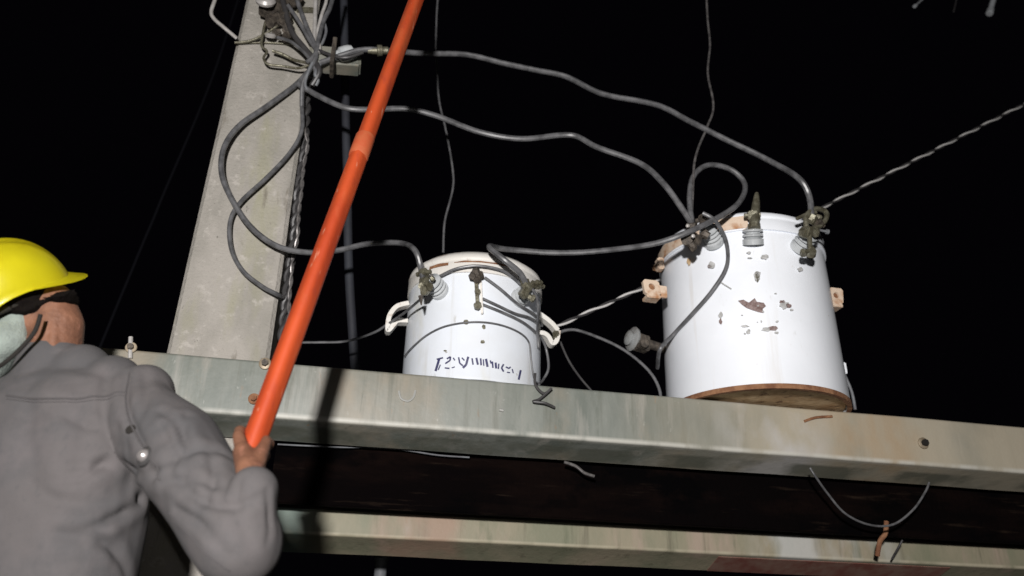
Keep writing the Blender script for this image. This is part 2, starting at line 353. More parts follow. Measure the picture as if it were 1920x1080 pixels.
# bolts on the front beam
def bolt(px, py, d, name='bolt', parent=None, r=.011, m='wash', mh='clamp_dark'):
    c = W(px, py, d); bm = bmesh.new(); lathe(bm, [(r * 1.7, -.001), (r * 1.7, .003), (r * 1.55, .004)], c, -BN, 24); o = obj(name + '_washer', bm, m, parent)
    bm = bmesh.new(); nut(bm, c - BN * .004, -BN, r, .012); obj(name, bm, mh, parent)
bolt(246, 652, -.004, parent=front, m='wash', r=.009)
bm = bmesh.new(); tube(bm, [W(244, 672, -.006), W(245, 632, -.006)], .006); obj('bolt_shank', bm, 'light_rod', front)
bolt(1731, 831, -.003, 'hole', front, r=.011, mh='black')
bolt(476, 748, -.004, parent=front, r=.009, m='rust', mh='rust'); bolt(497, 682, -.004, parent=front, r=.010)
def flake(bvh_pts, bm): bm.faces.new([bm.verts.new(p) for p in bvh_pts])
def beam_mark(pts, d=-.0045, r=.004, m='chip', nm='scratch', parent=front):
    bm = bmesh.new(); tube(bm, catmull([W(a, b, d + .0025) for a, b in pts], 6), r, 6); obj(nm, bm, m, parent)
beam_mark([(748, 733), (752, 747), (765, 752), (775, 745), (779, 732)], r=.0035)
beam_mark([(936, 768), (944, 770)], r=.005)
beam_mark([(1508, 790), (1530, 783), (1560, 781)], r=.0045, m='rust')
# stiff scrap wire wound round the front beam edge near the small transformer
cable('wire_tie', [(1003, 700, -.01), (1004, 722, -.014), (1020, 738, -.014), (1034, 728, -.02), (1012, 748, -.014), (1000, 753, -.014), (1022, 756, -.02), (1040, 764, -.014)], .0042, 'cable_dim', 'frayed black wire tie knotted on the upper beam beside the small transformer', 'wire tie', wob=.001)

# ------------------------------------------------------------------ transformers
def hexbolt(bm, c, ax): nut(bm, c, ax, .009, .012)
LGR = .235
class Tank: pass
def transformer(cx, cy, dc, halfpx, zbase, top, m, label, lid_h, lidm, dome=.84):
    T = Tank(); c = W(cx, cy, dc); T.c = Vector((c.x, c.y, zbase))
    depth = (c - CAM).dot(R @ Vector((0, 0, -1))); T.r = halfpx / FPX * depth * .985
    near = W(top[0], top[1], dc - T.r * (dome + .04)); T.h = near.z - zbase
    print('tank r', T.r, 'h', T.h, 'y', T.c.y)
    T.root = empty('transformer', T.c, label, 'transformer', 'white pole transformers on the upper beam')
    r = T.r; h = T.h; z = Vector((0, 0, 1))
    bm = bmesh.new(); body = h - lid_h
    lathe(bm, [(r * .955, .03), (r * .965, .0), (r, 0), (r * 1.006, .002), (r * 1.006, .010), (r, .014), (r, body * .35), (r, body * .7), (r * .999, body - .006), (r * .97, body)], T.c, z, 96)
    for v in bm.verts:
        q = v.co - T.c; k_ = 1 - (.035 if dome < .845 and halfpx > 150 else 0) * max(0, q.z) / h; v.co = T.c + Vector((q.x * k_, q.y * k_, q.z)); v.co += Vector((q.x, q.y, 0)).normalized() * noise.noise(v.co * 6) * .0015
    T.body = obj('tank', bm, m, T.root, auto=30)
    bmm = bmesh.new(); bmm.from_mesh(T.body.data); 
    bm = bmesh.new(); lathe(bm, [(r * .945, .006), (r * .945, .02)], T.c, z, 48); obj('base_plate', bm, 'rust_pale', T.root)
    bm = bmesh.new(); l = r * (1.018 - (.030 if halfpx > 150 else 0))
    lathe(bm, [(l, body - .004), (l, body + lid_h * .40), (l * .992, body + lid_h * .44), (l * .992, body + lid_h * .5), (l, body + lid_h * .54), (l * .998, body + lid_h * .60), (l * .985, body + lid_h * .72), (l * (.5 + dome / 2), body + lid_h * .86), (l * (.25 + dome * .75), body + lid_h * .95), (l * dome, h), (l * .6, h + .012), (l * .25, h + .018), (.002, h + .02)], T.c, z, 96)
    T.lid = obj('lid', bm, lidm, T.root, auto=40)
    for v in T.lid.data.vertices: pass
    bmm.free()
    bmm = bmesh.new(); lathe(bmm, [(r, 0), (r, body), (l, body), (l, body + lid_h * .60), (l * .985, body + lid_h * .72), (l * (.5 + dome / 2), body + lid_h * .86), (l * dome, h)], T.c, z, 160); T.bvh = BVHTree.FromBMesh(bmm); bmm.free()
    return T
def surf(T, px, py):
    rr = ray(px, py).normalized(); p, n, i, dd = T.bvh.ray_cast(CAM, rr)
    n = Vector((p.x - T.c.x, p.y - T.c.y, 0)).normalized(); return p, n
def patch(T, pts, m, name, parent, off=.0012, th=.0012):
    n_ = len(pts); cx = sum(p[0] for p in pts) / n_; cy = sum(p[1] for p in pts) / n_; bm = bmesh.new(); P = []
    for f in (1, .66, .33):
        ring = []
        for x, y in pts:
            for q, t in ((0, 0), (1, .5)):
                nx_, ny_ = pts[(pts.index((x, y)) + 1) % n_]; xx = x + (nx_ - x) * t; yy = y + (ny_ - y) * t
                p, n = surf(T, cx + (xx - cx) * f, cy + (yy - cy) * f); ring.append(bm.verts.new(p + n * off))
        P.append(ring)
    p, n = surf(T, cx, cy); c = bm.verts.new(p + n * off); k = len(P[0])
    for A, B in zip(P, P[1:]):
        for i in range(k): bm.faces.new((A[i], A[(i + 1) % k], B[(i + 1) % k], B[i]))
    for i in range(k): bm.faces.new((P[-1][i], P[-1][(i + 1) % k], c))
    return obj(name, bm, m, parent, smooth=False)
def patch_flat(T, pts, m, name, parent, off=.0012, th=.0012):
    """thin paint or residue patch that follows the tank's curve"""
    bm = bmesh.new(); q = [surf(T, x, y) for x, y in pts]
    f = [bm.verts.new(p + n * off) for p, n in q]; bm.faces.new(f)
    if len(pts) > 4: bmesh.ops.triangulate(bm, faces=bm.faces)
    return obj(name, bm, m, parent, smooth=False)
def bushing(T, px, py, tilt=35, size=1.0, name='bushing', side=0, clamp='clamp', rings=3):
    p, n = surf(T, px, py); t = math.radians(tilt); ax = (n * math.cos(t) + Vector((0, 0, math.sin(t)))).normalized()
    s = size; bm = bmesh.new(); prof = [(.034 * s, -.012), (.034 * s, .006 * s), (.026 * s, .010 * s)]
    for k in range(rings):
        b = .012 + k * .016; prof += [(.022 * s, b * s), (.033 * s, (b + .005) * s), (.033 * s, (b + .009) * s), (.022 * s, (b + .014) * s)]
    e = .012 + rings * .016; prof += [(.018 * s, (e + .004) * s), (.010 * s, (e + .012) * s)]
    lathe(bm, prof, p, ax, 32); o = obj(name, bm, 'porcelain', T.root)
    tip = p + ax * (e + .012) * s
    bm = bmesh.new(); lathe(bm, [(.007, -.004), (.007, .045)], tip, ax, 12); x = frame(ax)
    box(bm, tip + ax * .028, (.014 * s, .015 * s, .012 * s), x, .003); nut(bm, tip + ax * .018 + ax.orthogonal().normalized() * .0, ax, .013, .01)
    side_ax = ax.cross(Vector((0, 0, 1))).normalized(); nut(bm, tip + ax * .028 + side_ax * .014 * s, side_ax, .008, .012)
    nut(bm, tip + ax * .028 - side_ax * .014 * s, -side_ax, .008, .012)
    obj('terminal_clamp', bm, clamp, o)
    return tip + ax * .03, ax, o

# --- small transformer
SM = transformer(884, 715, .235, 131, ZB + .003, (890, 470), 'white_dull', 'smaller white transformer with stencilled marks, nearer the orange stick', .085, 'lid')
# --- large transformer
LG = transformer(1417, 760, .118, 167, ZB + .003, (1400, 390), 'white', 'larger white transformer with rusty rim and brown label residue, farther right', .085, 'white')

# rusty lower rim and residue on the large tank
bm = bmesh.new(); lathe(bm, [(LG.r * .956, -.0035), (LG.r * 1.0075, -.0035), (LG.r * 1.0095, .004), (LG.r * 1.0085, .012)], LG.c + Vector((0, 0, .0)), Vector((0, 0, 1)), 96, caps=False)
obj('rusty_rim', bm, 'rust', LG.root)
def blob(T, cx, cy, rx, ry, m, nm, k=11, rough=.45, seed=0):
    pts = []
    rnd = random.Random(seed + cx)
    for i in range(k):
        a = 2 * PI * i / k; q = 1 - rough * rnd.random(); pts.append((cx + rx * q * math.cos(a), cy + ry * q * math.sin(a)))
    return patch(T, pts, m, nm, T.root)
patch(LG, [(1384, 564), (1394, 562), (1397, 568), (1405, 567), (1415, 559), (1419, 566), (1432, 568), (1436, 574), (1430, 579), (1431, 587), (1421, 585), (1409, 581), (1399, 577), (1391, 571)], 'label_rest', 'brown_residue', LG.root)
for a in [(1352, 590, 6, 8, 'label_grey'), (1351, 603, 4, 7, 'label_rest'), (1467, 566, 8, 4, 'label_rest'), (1478, 573, 7, 5, 'label_rest'), (1470, 572, 12, 10, 'label_grey'), (1484, 581, 4, 3, 'label_grey'),
          (1397, 612, 9, 3, 'label_grey'), (1403, 622, 5, 6, 'label_grey'), (1450, 616, 12, 5, 'label_rest'), (1436, 618, 11, 5, 'label_grey'), (1456, 624, 5, 3, 'label_grey'),
          (1420, 518, 5, 12, 'clamp'), (1420, 518, 8, 14, 'label_grey'), (1433, 482, 9, 6, 'label_grey'), (1404, 474, 6, 3, 'label_grey'), (1406, 484, 6, 2, 'label_grey'), (1334, 497, 9, 8, 'label_grey'), (1331, 500, 5, 4, 'label_rest'),
          (1500, 505, 7, 5, 'label_grey'), (1292, 490, 5, 9, 'rust_pale')]:
    blob(LG, *a[:4], a[4], 'label_residue' if 'label' in a[4] else 'paint_chip', seed=len(a[4]))
_rn = random.Random(4)
for _ in range(8):
    blob(LG, _rn.gauss(1418, 42), _rn.gauss(592, 26), _rn.uniform(1.5, 4), _rn.uniform(1.2, 3), 'label_grey', 'label_residue', k=7, seed=_)
patch(LG, [(1350, 527), (1372, 541), (1371, 543), (1349, 529)], 'label_grey', 'scratch', LG.root)
# cream rusty part of lid on the large tank's left side
def arc_band(T, a0, a1, z0, z1, off, m, nm):
    bm = bmesh.new(); k = 30; A = []; B = []
    for i in range(k + 1):
        a = a0 + (a1 - a0) * i / k; u = Vector((math.cos(a), math.sin(a), 0)); rr = T.r * (1.018 if T.r < LGR else .988) + off
        A.append(bm.verts.new(T.c + u * rr + Vector((0, 0, z0)))); B.append(bm.verts.new(T.c + u * (rr - .001) + Vector((0, 0, z1 + noise.noise(u * 6) * .004))))
    for i in range(k): bm.faces.new((A[i], A[i + 1], B[i + 1], B[i]))
    return obj(nm, bm, m, T.root)
aL = math.radians(-90)
arc_band(LG, math.radians(-188), math.radians(-100), LG.h - .084, LG.h - .036, .003, 'rust_cream', 'lid_band')
# band clamp bolt on the left of the lid
p, n = surf(LG, 1243, 497)
bm = bmesh.new(); box(bm, p + n * .012, (.012, .018, .022), frame(n), .004); tv = n.cross(Vector((0, 0, 1)))
nut(bm, p + n * .02 + tv * .018, tv, .010, .016); nut(bm, p + n * .02 - tv * .018, -tv, .010, .016); obj('band_clamp', bm, 'rust_cream', LG.root)
# mounting lugs with a hole
def lug_plate(px, py, d, w, h, sgn, m):
    c = W(px, py, d); bm = bmesh.new(); ang = [2 * PI * i / 20 for i in range(20)]
    X = BU; Z = Vector((0, 0, 1)); th = .007
    for s in (0, 1):
        pass
    outer = []; inner = []
    def sq(a):
        ca, sa = math.cos(a), math.sin(a); k = 1 / max(abs(ca), abs(sa)); return (ca * k * w, sa * k * h)
    rings = []
    for (f, dd) in ((1, -th), (0, -th), (0, th), (1, th)):
        ring = []
        for a in ang:
            if f: x, zz = sq(a)
            else: x, zz = math.cos(a) * .011, math.sin(a) * .011 + .002
            ring.append(bm.verts.new(c + X * (x + sgn * zz * .12) + Z * zz + BN * dd))
        rings.append(ring)
    for i in range(4):
        A = rings[i]; B = rings[(i + 1) % 4]
        for k in range(20): bm.faces.new((A[k], A[(k + 1) % 20], B[(k + 1) % 20], B[k]))
    # lower return flange welded to the tank
    box(bm, c + Z * (-h - .006) - X * sgn * .004 + BN * .012, (w * .85, .022, .006), frame(X), .002)
    box(bm, c - X * sgn * (w + .014) + BN * .02, (.02, .006, h * .8), frame(X), .002)
    o = obj('mounting_lug', bm, m, LG.root)
    bm = bmesh.new(); lathe(bm, [(.0105, .0), (.0105, .004)], c + Z * .002, BN, 16); obj('lug_hole', bm, 'rust', o)
lug_plate(1221, 540, -.02, .028, .026, -1, 'rust_cream'); lug_plate(1566, 556, -.03, .026, .030, 1, 'rust_cream')
# bushings of the large tank
t1, ax1, _ = bushing(LG, 1338, 452, 25, .95, clamp='clamp_dark')
t2, ax2, _ = bushing(LG, 1412, 452, 62, 1.0, clamp='clamp', rings=2)
t3, ax3, _ = bushing(LG, 1500, 462, 25, .95, clamp='clamp_dark')
# flat upright terminal spade on the centre bushing
A = W(1415, 426, -.26); bm = bmesh.new(); dpl = (t2 - B0).dot(BN)
a = W(1414, 424, dpl); b = W(1419, 362, dpl)
tube(bm, catmull([a, a.lerp(b, .35), a.lerp(b, .75), b], 5), lambda t: .018 - .012 * t ** 1.5, 10); nut(bm, a - Vector((0, 0, .01)), Vector((0, 0, 1)), .02, .018)
obj('terminal_stud', bm, 'clamp', LG.root)
# black clamp cluster on the left bushing
dl = (t1 - B0).dot(BN)
bm = bmesh.new()
for (x, y, rr, dd) in [(1298, 432, .022, .0), (1288, 448, .024, .005), (1308, 450, .02, -.01), (1300, 465, .016, -.008), (1318, 424, .013, 0), (1320, 438, .016, -.015)]:
    c = W(x, y, dl + dd); ax = noise.noise_vector(c * 30).normalized(); nut(bm, c, ax, rr * .8, rr * 1.1); box(bm, c, (rr * .6, rr * .4, rr * .9), frame(ax), .003)
cl1 = obj('cable_clamp', bm, 'clamp_dark', LG.root)
bm = bmesh.new()
for (x, y) in [(1289, 424), (1299, 443)]: lathe(bm, [(.0065, 0), (.006, .005), (.003, .007)], W(x, y, dl - .045), -BN, 14); obj('bolt_end', bm, 'light_rod', cl1); bm = bmesh.new()
bm.free()
# wide jaw clamp and ring on the right bushing
dr = (t3 - B0).dot(BN)
bm = bmesh.new()
a = W(1523, 395, dr); b = W(1548, 412, dr)
tube(bm, catmull([W(1512, 428, dr), W(1512, 405, dr), W(1528, 392, dr), W(1547, 396, dr + .01), W(1549, 410, dr), W(1536, 424, dr), W(1520, 430, dr)], 6), .0085, 8)
tube(bm, catmull([W(1494, 410, dr), W(1512, 402, dr), W(1530, 398, dr)], 5), .006, 8)
for (x, y, rr) in [(1520, 414, .020), (1515, 436, .024), (1528, 436, .018), (1522, 470, .020), (1506, 472, .014), (1535, 407, .014)]:
    c = W(x, y, dr + .0); ax = noise.noise_vector(c * 17).normalized(); nut(bm, c, ax, rr * .75, rr); box(bm, c, (rr * .5, rr * .5, rr * .8), frame(ax), .003)
tube(bm, [W(1518, 440, dr), W(1519, 470, dr), W(1506, 472, dr)], .008, 8)
cl3 = obj('cable_clamp', bm, 'clamp', LG.root)
bm = bmesh.new(); a = W(1520, 428, dr); b = W(1549, 434, dr); tube(bm, [a, b], .004, 8); lathe(bm, [(.008, 0), (.008, .008), (.003, .011)], b, (b - a), 12); obj('clamp_screw', bm, 'dim', cl3)
# low voltage bushing with a white disc behind the left side
c = W(1187, 636, .16); bm = bmesh.new(); ax = (-BN * .22 - BU * .95 + Vector((0, 0, .1))).normalized()
lathe(bm, [(.018, -.035), (.022, -.01), (.040, -.004), (.043, .004), (.037, .009), (.024, .011), (.026, .02), (.014, .026)], c, ax, 40)
o = obj('side_bushing', bm, 'dim_porcelain', LG.root)
bm = bmesh.new(); lathe(bm, [(.016, -.12), (.016, -.03)], c, ax, 14); box(bm, c - ax * .025 - Vector((0, 0, .015)) - BN * .02, (.024, .018, .028), frame(ax), .004)
nut(bm, c - ax * .02 - BN * .04 - Vector((0, 0, .03)), -BN, .016, .02); box(bm, c - ax * .10, (.06, .012, .012), frame(ax), .003)
obj('bushing_bracket', bm, 'clamp_dark', o)
# ground lead bracket at lower right of the large tank
dd = .0
cable('ground_lead', [(1573, 682, .0), (1583, 702, -.02), (1597, 735, -.02), (1604, 768, -.02)], .005, 'dim', '', parent=LG.root)
cable('ground_lead', [(1576, 700, .0), (1579, 735, -.02), (1592, 765, -.02)], .004, 'cable', '', parent=LG.root)
bm = bmesh.new(); c = W(1578, 693, .01); box(bm, c, (.008, .02, .02), frame(BU), .003); obj('ground_pad', bm, 'white', LG.root)

# --- fittings of the small transformer
s1, sx1, _ = bushing(SM, 824, 545, 12, .95, clamp='clamp')
s3, sx3, _ = bushing(SM, 972, 560, 12, .9, clamp='clamp')
ds = (s1 - B0).dot(BN)
def fitting(cells, d, m, parent, nm, seed=11):
    bm = bmesh.new()
    for (x, y, rr) in cells:
        c = W(x, y, d); ax = noise.noise_vector(c * seed).normalized(); nut(bm, c, ax, rr * .75, rr); box(bm, c, (rr * .5, rr * .55, rr * .8), frame(ax), .003)
    return obj(nm, bm, m, parent)
fitting([(797, 528, .017), (806, 538, .015), (795, 545, .018), (789, 536, .012), (812, 524, .010)], ds - .01, 'clamp', SM.root, 'cable_clamp')
bm = bmesh.new(); a = W(789, 555, ds - .02); b = W(790, 572, ds - .02); tube(bm, [a, b], lambda t: .008 - .006 * t, 8); obj('clamp_tip', bm, 'clamp_dark', SM.root)
ds3 = (s3 - B0).dot(BN)
fitting([(982, 528, .016), (990, 540, .022), (984, 552, .018), (999, 560, .014)], ds3, 'clamp', SM.root, 'cable_clamp')
# centre clamp with vertical strap
p, n = surf(SM, 895, 512); dc_ = (p - B0).dot(BN)
fitting([(893, 511, .019), (901, 516, .016), (888, 517, .016), (897, 524, .014)], dc_ - .02, 'clamp_dark', SM.root, 'centre_clamp', 5)
bm = bmesh.new(); a = W(893, 530, dc_ - .012); b = W(896, 578, dc_ - .012); box(bm, (a + b) / 2, ((b - a).length / 2, .008, .006), frame(b - a, Vector((1, 0, 0))), .002)
nut(bm, W(895, 574, dc_ - .016), -BN, .013, .010); nut(bm, W(895, 548, dc_ - .016), -BN, .010, .008); obj('centre_strap', bm, 'clamp', SM.root)
bm = bmesh.new(); a = W(901, 528, dc_ - .006); b = W(904, 590, dc_ - .006); box(bm, (a + b) / 2, ((b - a).length / 2, .011, .004), frame(b - a, Vector((1, 0, 0))), .002); obj('paint_run', bm, 'lid', SM.root)
# lifting lugs: two armed bent hooks on each side
def hook(P, Q, nm='lifting_lug'):
    bm = bmesh.new()
    for L in (P, Q):
        path = catmull([W(*p) for p in L], 6)
        n = len(path); 
        # flat bar swept along the path
        prev = None
        for i, q in enumerate(path):
            t = (path[min(i + 1, n - 1)] - path[max(i - 1, 0)]).normalized(); u = BN; v = t.cross(u).normalized()
            hw, hh = .016, .0075
            ring = [bm.verts.new(q + u * (sx * hw) + v * (sy * hh)) for sx, sy in ((-1, -1), (1, -1), (1, 1), (-1, 1))]
            if prev:
                for k in range(4): bm.faces.new((prev[k], prev[(k + 1) % 4], ring[(k + 1) % 4], ring[k]))
            else: bm.faces.new(ring[::-1])
            prev = ring
        bm.faces.new(prev)
    bmesh.ops.bevel(bm, geom=list(bm.edges), offset=.001, segments=1, affect='EDGES') if False else None
    return obj(nm, bm, 'lid', SM.root)
hd = .21
hook([(766, 571, hd), (744, 577, hd), (731, 592, hd), (727, 606, hd)], [(764, 604, hd), (745, 604, hd), (737, 612, hd), (727, 622, hd), (727, 606, hd)])
hd = .14
hook([(1000, 586, hd), (1014, 594, hd), (1032, 608, hd), (1044, 622, hd)], [(1004, 628, hd), (1016, 627, hd), (1026, 633, hd), (1034, 646, hd), (1042, 640, hd), (1045, 622, hd)])
fitting([(1043, 628, .017), (1041, 634, .012)], hd - .01, 'clamp', SM.root, 'lug_bolt')
# stencil marks on the small tank
def stroke(pts, wd, m='ink'):
    for (x0, y0), (x1, y1) in zip(pts, pts[1:]):
        L = math.hypot(x1 - x0, y1 - y0); nx, ny = -(y1 - y0) / L * wd / 2, (x1 - x0) / L * wd / 2
        bm = bmesh.new(); k = 4; pr = None
        for i in range(k + 1):
            t = i / k; x = x0 + (x1 - x0) * t; y = y0 + (y1 - y0) * t
            q = []
            for s in (-1, 1):
                p, n = surf(SM, x + s * nx, y + s * ny); q.append(bm.verts.new(p + n * .0012))
            if pr: bm.faces.new((pr[0], pr[1], q[1], q[0]))
            pr = q
        obj('stencil_mark', bm, m, SM.root, smooth=False)
stroke([(824, 673), (817, 696)], 4.5); stroke([(819, 674), (831, 671)], 3)
stroke([(838, 673), (845, 669), (844, 676), (835, 682)], 3); stroke([(834, 690), (843, 691)], 2.6); stroke([(836, 659), (838, 662)], 4, 'label_grey')
stroke([(860, 670), (862, 681), (868, 686)], 3); stroke([(878, 669), (874, 684), (868, 690)], 4.2)
stroke([(893, 671), (896, 684)], 4); stroke([(901, 672), (902, 685)], 3.2)
stroke([(911, 673), (914, 688)], 4.4); stroke([(929, 680), (930, 691)], 4); stroke([(919, 676), (921, 682)], 2.8)
stroke([(944, 683), (940, 690), (944, 697)], 3.2); stroke([(948, 688), (954, 691), (957, 688)], 2.6); stroke([(950, 698), (956, 699)], 2.2)
stroke([(976, 694), (972, 712)], 3.8); stroke([(968, 700), (969, 704)], 2.4, 'label_grey')
stroke([(850, 671), (853, 676)], 2.6); stroke([(866, 671), (871, 676)], 2.6); stroke([(885, 672), (887, 684)], 3); stroke([(906, 674), (907, 686)], 2.4); stroke([(935, 682), (934, 692)], 2.6); stroke([(923, 678), (924, 690)], 3)
stroke([(960, 692), (962, 700)], 2.4); stroke([(826, 684), (822, 694)], 2.2); stroke([(847, 690), (853, 688)], 2)
for (x, y, a, b) in [(874, 604, 6, 5), (907, 613, 4, 5), (905, 641, 5, 4), (835, 658, 4, 2)]: blob(SM, x, y, a, b, 'clamp', 'paint_chip', rough=.3)
blob(SM, 845, 494, 22, 6, 'clamp', 'rust_patch', rough=.3) if False else None
# brown worn patch on the small lid
bmL = arc_band(SM, math.radians(-128), math.radians(-110), SM.h - .062, SM.h - .050, .002, 'rust', 'lid_rust')
bmL = arc_band(SM, math.radians(-105), math.radians(-60), SM.h - .056, SM.h - .051, .002, 'rust', 'lid_rust')

# ------------------------------------------------------------------ cables and wires (each one is a thing)
def dg(x, y): return (surf(LG, x, y)[0] - B0).dot(BN) - .010
GC = 'grey cables strung from the pole to the transformers'
cable('power_cable', [(600, 118, .06), (640, 104, .03), (680, 94, .02), (725, 95, .02), (790, 100, .05), (870, 102, .06), (940, 118, .05), (1000, 130, .04), (1060, 143, .03), (1130, 176, .0), (1230, 196, -.05), (1290, 226, -.09), (1350, 256, -.13), (1440, 300, -.17), (1496, 333, dr), (1517, 368, dr), (1521, 415, dr)], .0100, 'cable', 'topmost grey cable sagging from the pole insulator to the large transformer\'s right bushing', group=GC)
cable('power_cable', [(560, 158, .10), (600, 182, .08), (650, 203, .06), (700, 206, .06), (760, 204, .06), (820, 218, .05), (900, 248, .02), (980, 260, .0), (1070, 253, -.02), (1120, 276, -.06), (1200, 306, -.11), (1245, 345, -.16), (1282, 396, dl), (1300, 425, dl)], .0100, 'cable', 'second grey cable waving from the pole to the large transformer\'s left bushing', group=GC)
cable('jumper_cable', [(1298, 420, dl), (1293, 370, dl), (1302, 328, dl + .02), (1330, 309, dl + .03), (1370, 318, dl + .03), (1396, 345, dl + .02), (1388, 376, dl - .02), (1355, 403, dl - .04), (1295, 433, dl - .05), (1225, 457, -.15), (1130, 470, -.05), (1040, 474, .0), (950, 468, .02), (918, 463, ds3 - .02), (945, 487, ds3 - .05), (975, 512, ds3 - .03), (990, 540, ds3)], .0092, 'cable', 'grey jumper cable looping above the large transformer and running left to the small one', group=GC)
cable('ground_cable', [(1318, 400, dl - .05), (1342, 415, dl - .05), (1362, 452, dg(1362, 470)), (1363, 498, dg(1363, 498)), (1336, 545, dg(1336, 545)), (1294, 593, dg(1294, 593)), (1262, 628, dg(1262, 620) - .004), (1238, 655, .06), (1232, 690, .16)], .0066, 'cable', 'thin grey cable curving down across the front of the large transformer', group=GC)
cable('loop_cable', [(578, 135, PD - .03), (550, 163, PD - .03), (500, 200, PD - .035), (450, 235, PD - .04), (421, 275, PD - .05), (415, 320, PD - .05), (430, 365, PD - .05), (465, 420, PD - .05), (515, 460, PD - .05), (570, 473, PD - .05), (630, 470, .10), (690, 457, .1), (750, 456, .1), (778, 468, ds), (789, 500, ds), (794, 535, ds)], .0092, 'cable', 'grey cable looping down the pole then right to the small transformer\'s left bushing', group=GC)
cable('loop_cable', [(566, 200, PD - .03), (566, 245, PD - .03), (545, 285, PD - .03), (500, 333, PD - .03), (452, 378, PD - .03), (432, 415, PD - .03), (434, 465, PD - .03), (455, 507, PD - .03), (490, 536, PD - .03), (520, 552, PD - .03), (535, 560, PD + .05)], .0072, 'cable', 'brownish black cable crossing the pole face and turning back at its right edge', group=GC)
cable('thin_wire', [(822, -40, .3), (818, 40, .3), (818, 110, .3), (824, 185, .3), (838, 255, .3), (849, 320, .3), (849, 355, .3), (835, 415, .3), (832, 475, .3)], .0042, 'cable', 'thin kinked wire dropping to the top of the small transformer', 'wire', wob=.004)
cable('thin_wire', [(1324, -40, .0), (1326, 30, .0), (1331, 80, -.02), (1327, 140, -.05), (1338, 200, -.08), (1325, 240, -.1), (1305, 295, -.14), (1300, 340, dl), (1297, 400, dl)], .0044, 'steel_wire', 'thin pale wire dropping to the large transformer\'s left bushing', 'wire', wob=.004)
P0 = W(2150, 78, .34); P1 = W(1545, 388, .34); P2 = W(1044, 612, .24)
strand('guy_wire', [P0, P1, P2.lerp(P1, .5), P2], 0.0043, .17, ('strand_bright', 'cable_dim'), 'twisted pale steel guy wire rising to the right behind the large transformer', k=2)
cable('service_wire', [(560, 642, .2), (600, 642, .2), (650, 640, .2), (700, 624, .2), (728, 607, .2), (760, 585, .12), (790, 560, ds + .01)], .0042, 'cable', 'thin grey wire running from behind the orange stick to the small transformer\'s left lug', 'wire')
cable('service_wire', [(1044, 628, .19), (1060, 620, .19), (1090, 622, .18), (1160, 650, .16), (1212, 690, .14), (1236, 730, .14), (1240, 775, .15)], .0052, 'cable', 'grey wire arching from the small transformer\'s right lug down behind the beam', 'wire')
cable('service_wire', [(1050, 640, .19), (1066, 675, .19), (1090, 710, .2), (1120, 745, .2)], .004, 'cable_dim', 'thin black wire falling right of the small transformer behind the beam', 'wire')
# leads lying against the small tank
def lay(name, pts, r, m, label, off=.004, ends=()):
    P = []
    for x, y in pts:
        hit = SM.bvh.ray_cast(CAM, ray(x, y).normalized())
        if hit[0] is not None: q, n = surf(SM, x, y); P.append(q + n * (off + r))
        else: P.append(W(x, y, .14))
    P = list(ends[:1]) + P + list(ends[1:]); return cable(name, P, r, m, label, 'wire', 'leads on the front of the small transformer', wob=.0015)
lay('lead_wire', [(800, 540), (830, 522), (860, 508), (895, 503), (935, 510), (958, 524), (972, 538)], .0048, 'cable', 'dark lead arching over the small transformer\'s three top fittings', .012)
lay('lead_wire', [(908, 524), (935, 545), (965, 572), (995, 592), (1008, 612)], .0045, 'cable', 'uppermost of three leads slanting right from the centre clamp', .01)
lay('lead_wire', [(904, 562), (930, 575), (960, 590), (985, 597), (1002, 606)], .0042, 'cable', 'middle of three leads slanting right from the centre strap', .008)
lay('lead_wire', [(904, 573), (940, 588), (975, 605), (1000, 625), (1008, 632), (1024, 655), (1028, 690), (1018, 712), (1004, 722)], .0042, 'cable', 'lowest slanting lead, ending at the wire tie on the beam', .006)
lay('lead_wire', [(762, 668), (778, 650), (805, 628), (840, 612), (890, 605), (935, 610), (970, 624), (988, 642), (992, 670), (997, 705), (1004, 722)], .0028, 'cable', 'fine wire arching low across the small transformer above the stencilled marks', .003)  # dark wire laid along the arc of a wire's cast shadow
cable('lead_wire', [(983, 530, ds3), (1003, 548, ds3), (1010, 580, ds3 + .0), (1008, 620, .07), (1010, 652, .1)], .0045, 'cable', 'short lead hanging down the right edge of the small transformer', 'wire', 'leads on the front of the small transformer')
# things hanging on the beams
cable('hanging_wire', [(1519, 878, -.006), (1530, 895, -.008), (1552, 925, .02), (1585, 962, .04), (1630, 983, .05), (1675, 983, .05), (1712, 955, .05), (1735, 922, .05), (1742, 905, .06)], .0036, 'cable', 'thin wire hanging in a loop below the upper beam at the right', 'wire')
cable('wire_stub', [(1662, 978, .17), (1660, 1000, .17), (1650, 1015, .18), (1645, 1042, .20)], .008, 'rust', 'short rusty rod standing on the lower beam under the hanging loop', 'rod')
cable('wire_stub', [(1692, 1012, .19), (1682, 1030, .21), (1672, 1048, .24)], .0035, 'cable_dim', 'tiny dark wire end lying against the lower beam', 'wire')
cable('wire_scrap', [(1058, 866, .1), (1080, 874, .1), (1095, 886, .1), (1114, 893, .1)], .0048, 'steel_wire', 'short pale bent wire scrap sticking out beneath the upper beam', 'wire')
cable('lit_edge_strip', [(520, 833, .16), (580, 836, .16), (640, 839, .16), (700, 839, .165), (760, 844, .16), (820, 853, .16), (880, 858, .16)], .0026, 'dim', 'thin pale wire lying along under the upper beam near the stick', 'wire')  # pale strip drawn in for the thin lit edge below the beam

